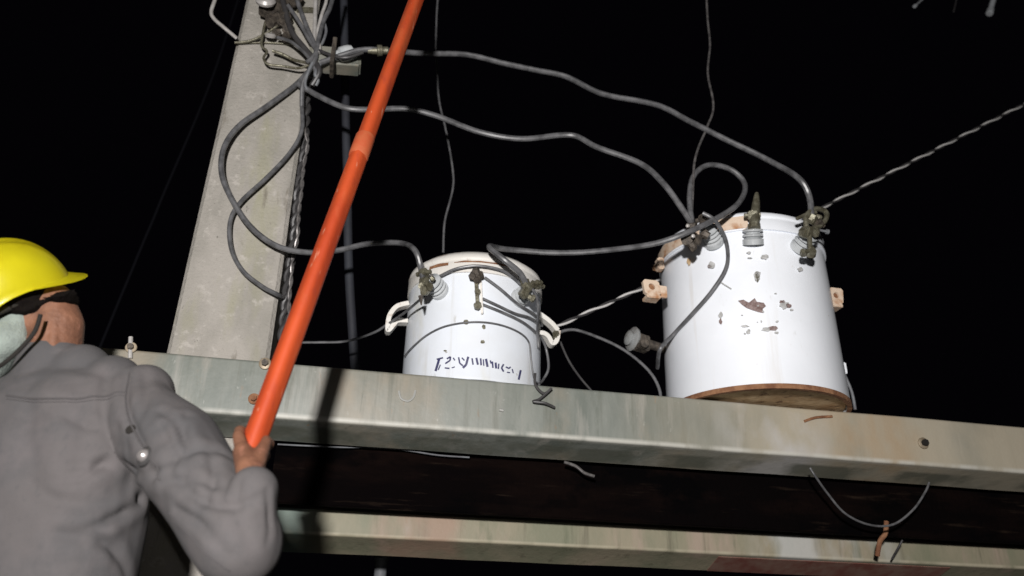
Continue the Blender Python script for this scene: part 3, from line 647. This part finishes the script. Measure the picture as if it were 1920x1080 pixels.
# ------------------------------------------------------------------ hardware at the top of the pole
root = empty('insulator_bracket', W(585, 112, .08), 'greenish white bracket block with an insulator on the right of the pole top', 'bracket')
bm = bmesh.new(); a = W(580, 110, .1); b = W(676, 118, .1)
box(bm, (a + b) / 2, ((b - a).length / 2, .035, .038), frame(b - a), .008, 3); obj('bracket_arm', bm, 'pale_green' if 'pale_green' in M else 'galv', root)
bm = bmesh.new(); a = W(624, 106, .05); b = W(684, 92, .05); ax = (b - a).normalized()
lathe(bm, [(.012, 0), (.018, .01), (.018, .022), (.026, .028), (.028, .045), (.028, .06), (.024, .072), (.014, .078), (.008, .085)], a, ax, 28); obj('insulator', bm, 'porcelain', root)
bm = bmesh.new(); c = W(625, 108, .055); box(bm, c, (.007, .045, .055), frame(BU), .002); obj('clamp_band', bm, 'clamp_dark', root)
bm = bmesh.new(); a = W(700, 95, .02); b = W(728, 95, .02); ax = (b - a).normalized(); lathe(bm, [(.009, -.02), (.013, 0), (.013, .012), (.02, .014), (.02, .03), (.014, .033), (.014, .05), (.009, .055)], a, ax, 20)
tag(obj('cable_connector', bm, 'clamp'), 'brownish barrel connector on the topmost grey cable beside the stick', 'connector')
# dark clamp block
root = empty('cable_clamp_block', W(510, 25, .06), 'dark rusty clamp block with bolts on the pole top under the tangle', 'clamp')
bm = bmesh.new()
for (x, y, rr, dd) in [(498, 18, .03, .1), (520, 8, .035, .09), (532, 30, .032, .09), (512, 40, .026, .1), (540, 52, .026, .09), (500, -10, .04, .1), (548, -5, .035, .09), (535, 70, .018, .1), (518, 62, .016, .11)]:
    c = W(x, y, dd); ax = noise.noise_vector(c * 13).normalized(); nut(bm, c, ax, rr * .8, rr * .9); box(bm, c, (rr * .7, rr * .5, rr * .9), frame(ax), .004)
obj('block', bm, 'clamp_dark', root)
bm = bmesh.new(); lathe(bm, [(.032, 0), (.036, .01), (.03, .02), (.012, .026)], W(498, 6, .06), (-BN + Vector((0, 0, .4))), 20); obj('cap', bm, 'light_rod', root)
bm = bmesh.new(); lathe(bm, [(.018, 0), (.02, .008), (.014, .014)], W(507, 70, .11), (-BN + Vector((0, 0, .9))), 20); obj('washer', bm, 'light_rod', root)
TG = 'cables tangled at the top of the pole'
T = [
 ([(520, -40, .07), (535, 20, .07), (548, 60, .06), (572, 92, .06), (588, 112, .06), (598, 135, .06), (585, 160, .08)], .010, 'cable_dim', 'thick black cable diving through the middle of the tangle'),
 ([(545, -40, .05), (560, 10, .05), (575, 50, .05), (588, 80, .05), (592, 105, .05), (580, 130, .06), (568, 158, .08), (566, 200, PD - .03)], .008, 'cable', 'grey cable bending down along the right edge of the tangle'),
 ([(540, 10, .06), (560, 40, .05), (578, 72, .05), (590, 90, .05)], .007, 'cable', 'short grey cable lying beside the thick black one in the tangle'),
 ([(632, -40, .06), (620, 10, .06), (606, 40, .06), (598, 70, .05), (592, 100, .05), (575, 118, .06)], .008, 'cable', 'grey cable entering the tangle from the upper right'),
 ([(612, -40, .06), (612, 0, .06), (603, 30, .06), (596, 62, .06), (600, 88, .05), (598, 98, .05)], .006, 'light_rod', 'pale wire dropping beside the pole strap into the tangle'),
 ([(608, 42, .07), (612, 58, .07), (606, 78, .07), (598, 88, .07)], .005, 'dim', 'small grey hook of wire right of the tangle'),
 ([(498, 40, .1), (493, 62, .1), (490, 85, .1), (500, 96, .1), (494, 108, .1), (502, 120, .1), (528, 124, .1), (560, 128, .09), (585, 120, .07)], .0045, 'clamp', 'thin brown wire outlining a flat loop on the pole face'),
 ([(510, 95, .1), (530, 102, .1), (550, 112, .1), (575, 118, .08)], .0055, 'clamp', 'short brown wire inside the flat loop'),
 ([(440, 80, .13), (470, 76, .12), (500, 62, .11), (520, 48, .10)], .0048, 'clamp', 'olive wire tied round the pole left of the clamp block'),
 ([(444, 81, .135), (500, 80, .135), (560, 84, .135)], .003, 'clamp', 'fine level wire across the pole face below the clamp block'),
 ([(520, 70, .1), (545, 78, .08), (570, 98, .06), (585, 118, .06), (592, 140, .07), (588, 152, .09)], .006, 'cable', 'grey wire crossing from the washer to the lower right of the tangle'),
 ([(586, 118, .05), (576, 140, .06), (572, 160, .08), (582, 175, .09)], .005, 'dim', 'small pale wire loop under the bracket'),
 ([(598, 95, .05), (625, 105, .03), (650, 108, .02), (680, 98, .02)], .006, 'cable_dim', 'black cable tied along the bracket to the insulator'),
 ([(600, 120, .06), (592, 138, .06), (596, 150, .07), (592, 160, .08)], .007, 'dim', 'grey wire end hanging below the bracket'),
]
for pts, r, m, lb in T: cable('tangled_cable', pts, r, m, lb, 'cable', TG)
# twisted black cable down the pole's right side
path = catmull([W(578, 150, PD + .0), W(574, 200, PD + .02), W(571, 260, PD + .03), W(563, 330, PD + .04), W(556, 400, PD + .04), W(546, 480, PD + .04), W(538, 560, PD + .04), W(528, 640, PD + .04), W(520, 720, PD + .04)], 8)
strand('twisted_cable', wig(path, .006, 9), .0085, .10, 'cable_dim', 'black twisted cable hanging down the right side of the concrete pole', 'cable', k=2)
path = catmull([W(574, 150, PD - .01), W(566, 210, PD + .0), W(576, 265, PD), W(566, 340, PD + .02), W(560, 420, PD + .02), W(549, 500, PD + .02), W(540, 590, PD + .02), W(533, 650, PD + .02)], 8)
strand('twisted_wire', wig(path, .008, 11), .0036, .09, 'steel_wire', 'thin glinting wire twined beside the black cable on the pole\'s right side', k=2)
# bent rod at the upper left of the pole
cable('bent_rod', [(412, -50, .1), (404, -5, .1), (396, 22, .1), (402, 36, .1), (420, 52, .1), (444, 72, .12)], .0065, 'light_rod', 'pale bent steel rod sticking out left of the pole top', 'rod', wob=.0005)
# far things in the dark
bm = bmesh.new(); cq = .42
path = [W(640, -300, cq), W(648, 200, cq), W(651, 330, cq), W(654, 500, cq), W(664, 665, cq), W(668, 700, cq)]
tube(bm, catmull(path, 8), .016, 16)
tag(obj('background_conduit', bm, 'bluegrey'), 'dim bluish conduit standing in the dark behind the orange stick', 'conduit')
cable('dark_guy_wire', [(470, -80, 1.2), (400, 140, 1.2), (300, 380, 1.2), (200, 620, 1.2), (160, 720, 1.2)], .006, 'void', 'almost invisible dark guy wire slanting left of the pole', 'wire')
bm = bmesh.new(); a = W(716, 1040, .8); tube(bm, [a, Vector((a.x, a.y, 0))], .022, 16); lathe(bm, [(.026, 0), (.026, .02)], a - Vector((0, 0, .02)), Vector((0, 0, 1)), 20)
tag(obj('background_post', bm, 'dim'), 'dim grey post top in the dark just under the lower beam', 'post')
root = empty('hanging_fuse_holder', W(1868, -10, .5), 'dim grey tube end of a fuse holder in the top right corner', 'fuse holder')
bm = bmesh.new(); a = W(1855, 26, .5); b = W(1880, -60, .5); ax = b - a; lathe(bm, [(.016, 0), (.019, .004), (.019, .035), (.0145, .038), (.0145, ax.length)], a, ax, 24); obj('fuse_tube', bm, 'pale_dim', root)
bm = bmesh.new(); nut(bm, W(1714, 13, .5), -BN, .010, .012); tube(bm, [W(1714, 13, .5), W(1735, -6, .52), W(1760, -50, .52)], .005, 8); 
tag(obj('hanging_bolt', bm, 'pale_dim'), 'tiny grey bolt end near the top edge left of the fuse holder', 'bolt')
bm = bmesh.new(); tube(bm, catmull([W(1788, 22, .6), W(1793, 0, .6), W(1800, -50, .6)], 5), .004, 8); tag(obj('hanging_wire', bm, 'cable_dim'), 'faint short wire end at the top edge between bolt and fuse holder', 'wire')

# ------------------------------------------------------------------ orange hot stick
HS0 = D(452, 892, 1.48); HS1 = D(786, -16, 1.80)
HS0 = HS0 + (HS0 - HS1) * .035
def on(t): return HS0.lerp(HS1, t)
def tpix(py):      # parameter where the stick crosses picture row py
    best = min((i / 2000 for i in range(2400)), key=lambda t: abs((lambda q: 540 - (q.y / -q.z) * FPX)(R.transposed() @ (on(t) - CAM)) - py)); return best
ax = (HS1 - HS0).normalized(); LEN = (HS1 - HS0).length
root = empty('hot_stick', HS0, 'long orange fibreglass stick held up by the worker', 'hot stick')
tj = tpix(285); tt = (HS1 - HS0).length
def tri(bm):
    x = (CAM - HS0); x = (x - ax * x.dot(ax)).normalized(); y = ax.cross(x)
    for v in bm.verts:
        q = v.co - HS0; t = q.dot(ax); q = q - ax * t
        if q.length > .004: a = math.atan2(q.dot(y), q.dot(x)); v.co += q * (.09 * math.cos(3 * a + .5) - .02)
bm = bmesh.new(); lathe(bm, [(.021, 0), (.0225, .004), (.0225, LEN * tj - .02), (.0225, LEN * tj)], HS0, ax, 48); tri(bm); obj('lower_section', bm, 'orange', root)
bm = bmesh.new(); lathe(bm, [(.0232, 0), (.0245, .004), (.0245, .07), (.0232, .074)], HS0 + ax * (LEN * tj - .02), ax, 32); obj('joint_collar', bm, 'orange_pale', root)
bm = bmesh.new(); lathe(bm, [(.0220, 0), (.0215, LEN * (1 - tj) + 1.2), (.02, LEN * (1 - tj) + 1.21)], HS0 + ax * (LEN * tj + .05), ax, 48); tri(bm); obj('upper_section', bm, 'orange', root)

# ------------------------------------------------------------------ worker
def capsule(bm, a, b, ra, rb, flat=None):
    ax = b - a; L = ax.length; ax.normalize(); prof = []
    for i in range(7): t = PI / 2 * i / 6; prof.append((ra * math.sin(t), -ra * math.cos(t)))
    for i in range(7): t = PI / 2 * i / 6; prof.append((rb * math.cos(t), L + rb * math.sin(t)))
    lathe(bm, prof, a, ax, 20, caps=True)
def ellipsoid(bm, c, ax, rx, ry, rz):
    """ax = 3x3 matrix whose columns are the radii directions"""
    r = bmesh.ops.create_uvsphere(bm, u_segments=28, v_segments=18, radius=1)
    for v in r['verts']: v.co = c + ax @ Vector((v.co.x * rx, v.co.y * ry, v.co.z * rz))
def loft(bm, rings, seg=32, p=2.4):
    """rings: (centre, right vector, forward vector, half width, half depth)"""
    RR = []
    for (c, rv, fv, wd, dp) in rings:
        rg = []
        for k in range(seg):
            a = 2 * PI * k / seg; ca, sa = math.cos(a), math.sin(a)
            x = math.copysign(abs(ca) ** (2 / p), ca); y = math.copysign(abs(sa) ** (2 / p), sa)
            rg.append(bm.verts.new(c + rv * x * wd + fv * y * dp))
        RR.append(rg)
    for A, B in zip(RR, RR[1:]):
        for k in range(seg): bm.faces.new((A[k], A[(k + 1) % seg], B[(k + 1) % seg], B[k]))
    bm.faces.new(RR[0][::-1]); bm.faces.new(RR[-1])
def fuse(bm, vox, smooth=4, name='tmp', sm=.6):
    me = bpy.data.meshes.new(name); bmesh.ops.recalc_face_normals(bm, faces=bm.faces); bm.to_mesh(me); bm.free()
    o = bpy.data.objects.new(name, me); COL.objects.link(o)
    md = o.modifiers.new('r', 'REMESH'); md.mode = 'VOXEL'; md.voxel_size = vox
    ms = o.modifiers.new('s', 'SMOOTH'); ms.factor = sm; ms.iterations = smooth
    dg = bpy.context.evaluated_depsgraph_get(); me2 = bpy.data.meshes.new_from_object(o.evaluated_get(dg))
    bpy.data.objects.remove(o); out = bmesh.new(); out.from_mesh(me2); bpy.data.meshes.remove(me2); return out
Z = Vector((0, 0, 1))
fwd = Vector((.30, 1, 0)).normalized(); rgt = Vector((fwd.y, -fwd.x, 0))           # back turned to the camera, a little to the right
neck0 = D(100, 668, 1.62)
shR = D(266, 742, 1.60); shL = shR - rgt * .385 + Z * .0
mid = (shR + shL) / 2
hip = Vector((mid.x, mid.y, 0)) + fwd * .02 + Z * (shR.z - .50)
FZ = shR.z - 1.42                                                             # platform height
elb = D(448, 1015, 1.43); wri = D(478, 912, 1.405)
def stickpt(py): return on(tpix(py))
grip = stickpt(862)
chest = Vector((mid.x, mid.y, shR.z))
HC = D(4, 566, 1.60)                                                          # rim centre of the helmet
hf = (Vector((1, .55, 0)).normalized() * math.cos(math.radians(44)) + Z * math.sin(math.radians(44))).normalized()  # where the head faces
hs = hf.cross(Z).normalized(); hu = hs.cross(hf).normalized()
_t = math.radians(30); hs, hu = (hs * math.cos(_t) - hu * math.sin(_t)).normalized(), (hu * math.cos(_t) + hs * math.sin(_t)).normalized()
HM = Matrix((hf, hs, hu)).transposed()
worker = empty('person', Vector((hip.x, hip.y, FZ)), 'worker in grey shirt and yellow hard hat, back turned, gripping the orange stick', 'person')
def torso(bm, g=0.0, top=True):
    r = []
    for (h, wd, dp, f) in [(-.60, .20, .135, .0), (-.50, .212, .135, .0), (-.38, .218, .128, .0), (-.25, .218, .128, -.005), (-.12, .208, .128, -.012), (-.03, .190, .115, -.012), (.015, .165, .095, -.008), (.045, .115, .075, 0), (.068, .06, .055, .01)]:
        c = chest + Z * h + fwd * f; r.append((c, rgt, fwd, wd + g, dp + g))
    loft(bm, r)
def arms(bm, g=0.0, wr=True, scale=1.0):
    capsule(bm, shR - Z * .005, elb, .055 * scale + g, .046 * scale + g); capsule(bm, elb, wri, .045 * scale + g, .033 * scale + g)
    eL = shL - Z * .27 - rgt * .06 + fwd * .02; wL = eL + fwd * .17 - Z * .12
    capsule(bm, shL, eL, .055 * scale + g, .046 * scale + g); capsule(bm, eL, wL, .045 * scale + g, .033 * scale + g)
    return eL, wL
def legs(bm, g=0.0, z0=None):
    for s in (-1, 1):
        h = chest + Z * -.56 + rgt * s * .09; k = h - Z * .40 + fwd * .02 + rgt * s * .02; a = Vector((k.x, k.y, FZ + .09)) + rgt * s * .01 - fwd * .02
        capsule(bm, h, k, .085 + g, .060 + g); capsule(bm, k, a, .056 + g, .042 + g)
        if g == 0: capsule(bm, a - Z * .045, a - Z * .045 + fwd * .16, .042, .034)
def hand(bm, wrist, palm, curl_ax, radius, out, side):
    """a fist closed round a stick: palm behind, four fingers round it, thumb on the other side"""
    pass
# --- body
bm = bmesh.new(); torso(bm); eL, wL = arms(bm); legs(bm)
nb = neck0 - Z * .03; nt_ = HC - hu * .05 + hf * .015
nc = D(108, 612, 1.62)
capsule(bm, nb, nc, .060, .053); capsule(bm, nc, D(92, 572, 1.62), .053, .052); capsule(bm, nc, HC - hu * .03, .05, .06)
for a_, b_, r_ in (((84, 570), (70, 660), .012), ((106, 570), (98, 660), .011)): capsule(bm, D(*a_, 1.584), D(*b_, 1.577), r_, r_ + .004)
ellipsoid(bm, HC + hu * .015 - hf * .005, HM, .098, .076, .105)
ellipsoid(bm, HC - hu * .055 + hf * .045, HM, .056, .054, .056)                 # jaw
ellipsoid(bm, HC - hu * .092 + hf * .078, HM, .022, .022, .018)                 # chin
ellipsoid(bm, HC - hu * .030 + hf * .095, HM, .016, .011, .020)                 # nose
for s in (-1, 1):
    ellipsoid(bm, HC - hu * .035 + hf * .070 + hs * s * .032, HM, .02, .02, .016)
    ellipsoid(bm, HC + hu * .005 + hf * .082 + hs * s * .03, HM, .014, .018, .010)
ellipsoid(bm, HC - hu * .066 + hf * .093, HM, .012, .022, .007)
# right hand round the stick
sa = ax
tow = (CAM - grip); tow = (tow - sa * tow.dot(sa)).normalized(); sd = sa.cross(tow).normalized()     # tow: to the camera, sd: sideways
if (R.transposed() @ sd).x < 0: sd = -sd
def rnd(ang, r, t): return grip + sa * t + (sd * math.cos(ang) + tow * math.sin(ang)) * r
SR = .0225
def chain(pts, rs):
    for (a, b, ra, rb) in zip(pts, pts[1:], rs, rs[1:]): capsule(bm, a, b, ra, rb)
# palm on the camera and lower side, fingers curl over the right side and away, thumb over the left
palm_c = rnd(math.radians(75), SR + .015, -.005)
for t in (-.030, -.010, .012, .032):
    capsule(bm, wri.lerp(rnd(math.radians(80), SR + .010, t - .02), .5), rnd(math.radians(48), SR + .010, t * 1.08), .018, .0105)
for k, t in enumerate((-.037, -.0125, .0125, .037)):
    r0 = .0092 if k else .0082; L = [48, 18, -25, -75, -120] if k else [48, 22, -15, -60, -95]
    chain([rnd(math.radians(a), SR + .0085, t + .002 * i) for i, a in enumerate(L)], [r0 + .001, r0, r0, r0 - .001, r0 - .002])
capsule(bm, wri, rnd(math.radians(110), SR + .012, .0), .028, .018)
chain([rnd(math.radians(115), SR + .011, .005), rnd(math.radians(150), SR + .010, .032), rnd(math.radians(190), SR + .009, .052), rnd(math.radians(225), SR + .007, .060)], [.014, .0115, .0105, .009])
# left hand, relaxed
pL = wL + (wL - eL).normalized() * .05; capsule(bm, wL, pL, .026, .022)
for k in range(4):
    o_ = rgt * (k - 1.5) * .019; b1 = pL + o_ + (wL - eL).normalized() * .03; b2 = b1 + (fwd - Z).normalized() * (.034 + .004 * (k in (1, 2))); b3 = b2 + (-Z + fwd * .2).normalized() * .028
    capsule(bm, pL + o_ * .8, b1, .012, .0095); capsule(bm, b1, b2, .0095, .0085); capsule(bm, b2, b3, .0085, .007)
capsule(bm, wL + (wL - eL).normalized() * .02, pL + rgt * .045 - Z * .0, .014, .01); capsule(bm, pL + rgt * .045, pL + rgt * .05 + fwd * .02 - Z * .025, .01, .008)
body = fuse(bm, .0036, 3, 'body')
obj('body', body, 'skin', worker, auto=80)
# --- shirt
bm = bmesh.new(); torso(bm, .016)
capsule(bm, shR - rgt * .015 - Z * .012, elb, .069, .074); capsule(bm, shR - rgt * .03 - Z * .02, shR.lerp(elb, .4), .07, .082); capsule(bm, shR.lerp(elb, .45), elb, .082, .074); capsule(bm, elb, wri.lerp(elb, .10), .068, .043)
capsule(bm, shL + rgt * .02, eL, .075, .072); capsule(bm, eL, wL, .068, .05)
ellipsoid(bm, shR - rgt * .03 - Z * .05, frame(rgt), .068, .085, .066); ellipsoid(bm, shL + rgt * .03 - Z * .05, frame(rgt), .075, .09, .07)
for q in (0, .33, .66, 1): capsule(bm, (neck0 - Z * .02).lerp(shR, q), (neck0 - Z * .02).lerp(shR - rgt * .035 - Z * .012, q) - Z * .08, .066 - .004 * q, .075)
sh = fuse(bm, .006, 6, 'shirt')
bvh = BVHTree.FromBMesh(sh)
def sp(px, py):
    h = bvh.ray_cast(CAM, ray(px, py).normalized()); return h[0]
CR = [([(300, 770), (335, 800), (350, 850), (345, 900)], .012, .006), ([(395, 850), (400, 900), (380, 950)], .012, .006), ([(330, 900), (380, 940), (440, 950), (490, 930)], .012, .007), ([(120, 780), (170, 800), (225, 800)], .014, .005), ([(200, 860), (150, 900), (90, 900)], .012, .006), ([(180, 1000), (220, 1040), (240, 1080)], .014, .007), ([(292, 885), (250, 880), (190, 872), (120, 880)], .016, .011), ([(292, 895), (262, 935), (215, 970), (150, 995)], .014, .011), ([(300, 905), (285, 960), (275, 1020), (270, 1080)], .014, .010),
      ([(238, 700), (236, 745), (246, 790), (268, 835), (290, 885)], .012, .006), ([(270, 700), (276, 745), (262, 790)], .012, .004), ([(300, 880), (350, 850), (400, 842), (440, 860)], .016, .006),
      ([(310, 905), (360, 900), (420, 915)], .012, .005), ([(150, 720), (160, 800), (140, 880)], .030, .006), ([(60, 720), (50, 820), (80, 930)], .035, .006), ([(200, 700), (190, 760), (205, 830)], .016, .004),
      ([(330, 955), (380, 985), (430, 1040)], .012, .007), ([(350, 780), (345, 820), (370, 845)], .014, .006), ([(450, 900), (445, 960), (470, 1020)], .014, .004), ([(500, 920), (505, 970), (500, 1020)], .008, .004),
      ([(100, 1000), (160, 1010), (220, 1030)], .018, .007), ([(40, 900), (110, 940), (200, 950)], .022, .006), ([(305, 800), (330, 860), (320, 900)], .012, .006), ([(0, 760), (60, 780), (120, 760)], .03, .004)]
lines = []
for pts, wd, dp in CR:
    q = [sp(*p) for p in pts]; q = [x for x in q if x]
    if len(q) > 1: lines.append((catmull(q, 4), wd * 1.15, dp * 1.1))
sh.normal_update()
disp = []
for v in sh.verts:
    p = v.co; push = 0
    for c, wd, dp in lines:
        bd = 9; bt = 0
        for i, (a, b) in enumerate(zip(c, c[1:])):
            ab = b - a; L2 = ab.length_squared
            if L2 < 1e-9: continue
            t = min(max((p - a).dot(ab) / L2, 0), 1); dist = (p - a.lerp(b, t)).length
            if dist < bd: bd = dist; bt = (i + t) / (len(c) - 1)
        if bd > wd * 3.5: continue
        env = math.sin(PI * min(max(bt * .82 + .14, 0), 1)) ** .7; x = bd / wd
        push += dp * env * (-math.exp(-(x / .5) ** 2) + .45 * math.exp(-((x - 1.3) / .75) ** 2))
    n1 = noise.noise(p * 7 + Vector((3, 1, 7))); n3 = 1 - abs(noise.noise(Vector((p.x * 9, p.y * 9, p.z * 5)) + Vector((1, 5, 3)))) * 2
    disp.append(v.normal * (push * .9 + n1 * .005 + n3 * .0018))
for v, dv in zip(sh.verts, disp): v.co += dv
bmesh.ops.smooth_vert(sh, verts=sh.verts, factor=.25, use_axis_x=True, use_axis_y=True, use_axis_z=True)
bvh = BVHTree.FromBMesh(sh)
shirt = obj('shirt', sh, 'shirt', worker, auto=80)
def seam(pts, nm='seam', rr=.0022):
    q = []
    for a, b in pts:
        h = bvh.ray_cast(CAM, ray(a, b).normalized())
        if h[0] is not None: q.append(h[0] + h[1] * .0003)
    fine = []
    for p in catmull(q, 6):
        h = bvh.find_nearest(p); fine.append(h[0] + h[1] * .0004)
    bm = bmesh.new(); tube(bm, fine, rr, 6); obj(nm, bm, 'seam', shirt)
seam([(252, 672), (243, 700), (236, 740), (240, 780), (258, 820), (284, 862), (300, 900)])
seam([(12, 742), (70, 748), (130, 748), (190, 744), (238, 736)])
seam([(12, 748), (70, 754), (130, 754), (190, 750), (238, 742)], rr=.0010)
seam([(318, 962), (352, 1000), (392, 1042), (430, 1070)], rr=.0018)
# metal snap and hole on the shirt back
p, n, _, _ = bvh.ray_cast(CAM, ray(273, 856).normalized())
bm = bmesh.new(); lathe(bm, [(.019, -.004), (.019, .002), (.015, .004)], p + n * .001, n, 24); obj('snap_ring', bm, 'cable_dim', shirt)
bm = bmesh.new(); lathe(bm, [(.012, 0), (.011, .005), (.007, .009), (.001, .010)], p + n * .004, n, 24); obj('snap_button', bm, 'snap', shirt)
p, n, _, _ = bvh.ray_cast(CAM, ray(245, 805).normalized()); bm = bmesh.new(); lathe(bm, [(.010, -.002), (.010, .0012)], p, n, 9); obj('hole_patch', bm, 'black', shirt)
# pale cloth tucked round the nape with a dark strap over it
bm = bmesh.new(); capsule(bm, D(-60, 700, 1.62), D(8, 640, 1.585), .062, .050); capsule(bm, D(8, 640, 1.585), D(30, 604, 1.585), .046, .034); capsule(bm, D(-60, 700, 1.62), D(-70, 610, 1.62), .06, .05)
cl = fuse(bm, .006, 3, 'cloth')
for v in cl.verts: v.co += noise.noise_vector(v.co * 14) * .010
obj('neck_cloth', cl, 'pale_cloth', worker, auto=80)
bm = bmesh.new(); tube(bm, catmull([D(76, 590, 1.52), D(66, 620, 1.52), D(44, 648, 1.52), D(14, 676, 1.52), D(-20, 700, 1.54)], 6), .0045, 8); obj('neck_strap', bm, 'black', worker)
# hair, with added dark lumps standing in for shade under the brim
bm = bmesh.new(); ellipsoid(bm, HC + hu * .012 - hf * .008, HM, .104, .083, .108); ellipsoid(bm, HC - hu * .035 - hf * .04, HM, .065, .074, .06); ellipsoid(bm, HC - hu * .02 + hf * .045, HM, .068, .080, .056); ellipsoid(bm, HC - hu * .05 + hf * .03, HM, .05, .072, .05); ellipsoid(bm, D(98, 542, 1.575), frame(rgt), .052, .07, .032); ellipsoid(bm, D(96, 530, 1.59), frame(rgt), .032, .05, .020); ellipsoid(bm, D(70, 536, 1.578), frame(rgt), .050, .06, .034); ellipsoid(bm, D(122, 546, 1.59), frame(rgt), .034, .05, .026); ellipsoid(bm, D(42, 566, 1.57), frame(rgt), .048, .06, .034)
hr = fuse(bm, .005, 3, 'hair_and_shade')
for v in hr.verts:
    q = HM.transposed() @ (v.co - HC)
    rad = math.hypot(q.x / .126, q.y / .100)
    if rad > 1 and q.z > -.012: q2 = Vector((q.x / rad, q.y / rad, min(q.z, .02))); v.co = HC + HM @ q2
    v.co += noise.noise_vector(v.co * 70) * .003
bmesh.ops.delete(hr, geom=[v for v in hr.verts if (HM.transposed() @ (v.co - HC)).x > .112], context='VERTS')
obj('hair_and_shade', hr, 'hair_and_shade', worker, auto=80)
# helmet
def helmet():
    bm = bmesh.new(); NA, NT = 64, 16; rings = []
    for j in range(NT + 1):
        t = j / NT; ph = PI / 2 * t; rg = []
        for i in range(NA):
            a = 2 * PI * i / NA; ca, sa_ = math.cos(a), math.sin(a)
            rx = .142 if ca > 0 else .140; ry = .118
            rim = .026 * (abs(sa_) ** 3) * (1 - t) - .012 * max(0, -ca) * (1 - t)
            x = ca * rx * math.cos(ph) ** .85; y = sa_ * ry * math.cos(ph) ** .85; z = .128 * math.sin(ph) + rim
            ridge = .006 * math.exp(-(y / .014) ** 2) * math.sin(ph) + .004 * math.exp(-((abs(y) - .045) / .01) ** 2) * math.sin(ph)
            rg.append(bm.verts.new(HC + HM @ Vector((x, y, z + ridge))))
        rings.append(rg)
    for A, B in zip(rings, rings[1:]):
        for i in range(NA): bm.faces.new((A[i], A[(i + 1) % NA], B[(i + 1) % NA], B[i]))
    # rolled rim and peak
    rims = [rings[0]]
    for (o_, dz) in ((.003, -.003), (.0055, -.002)):
        rg = []
        for i in range(NA):
            a = 2 * PI * i / NA; ca, sa_ = math.cos(a), math.sin(a); pk = max(0, ca - .25) / .75
            ext = o_ + pk ** .8 * (.028 if o_ > .004 else .016)
            base = rings[0][i].co; d_ = HM @ Vector((ca, sa_, 0)); rg.append(bm.verts.new(base + d_ * ext + hu * (dz - pk * (.020 if o_ > .004 else .010))))
        rims.append(rg)
    for A, B in zip(rims, rims[1:]):
        for i in range(NA): bm.faces.new((A[i], B[i], B[(i + 1) % NA], A[(i + 1) % NA]))
    bmesh.ops.solidify(bm, geom=list(bm.faces), thickness=.003)
    o = obj('hard_hat', bm, 'yellow', worker, auto=50)
    bm = bmesh.new()
    pts = [HC + HM @ Vector((math.cos(a) * .112, math.sin(a) * .092, .004)) for a in [2 * PI * i / 40 for i in range(41)]]
    tube(bm, pts, .008, 8, cap=False); obj('headband', bm, 'black', o)
    bm = bmesh.new(); tube(bm, catmull([HC + HM @ Vector((-.02, -.10, .02)), HC + HM @ Vector((-.01, -.086, -.04)), HC + HM @ Vector((.03, -.05, -.10)), HC + HM @ Vector((.07, .0, -.118))], 6), .004, 8); obj('chin_strap', bm, 'black', o)
helmet()
# trousers and boots (below the picture)
bm = bmesh.new(); loft(bm, [(chest + Z * h, rgt, fwd, wd, dp) for h, wd, dp in ((-.50, .20, .13), (-.56, .22, .145), (-.64, .21, .14))]); legs(bm, .018)
tr = fuse(bm, .01, 3, 'trousers'); bmesh.ops.delete(tr, geom=[v for v in tr.verts if v.co.z < FZ + .07], context='VERTS'); obj('trousers', tr, 'trousers', worker, auto=80)
for s in (-1, 1):
    bm = bmesh.new(); h = chest + rgt * s * .12; a = Vector((h.x, h.y, FZ + .055)) + fwd * -.0
    capsule(bm, a + Z * .08, a, .058, .056); capsule(bm, a, a + fwd * .17 - Z * .008, .052, .046)
    bt = fuse(bm, .007, 3, 'boot')
    for v in bt.verts: v.co.z = max(v.co.z, FZ + .003)
    obj('boot', bt, 'boot', worker, auto=80)
# work platform that carries the worker (below the picture)
pc = Vector((hip.x + .1, hip.y - .1, 0)); root = empty('work_platform', pc, 'grey steel scaffold platform under the worker', 'platform')
bm = bmesh.new(); box(bm, Vector((pc.x, pc.y, FZ - .03)), (.75, .42, .028), None, .005); obj('deck', bm, 'deck', root)
for sx in (-1, 1):
    for sy in (-1, 1):
        bm = bmesh.new(); tube(bm, [Vector((pc.x + sx * .68, pc.y + sy * .36, -.1)), Vector((pc.x + sx * .68, pc.y + sy * .36, FZ - .058))], .024, 14); obj('leg', bm, 'deck', root)
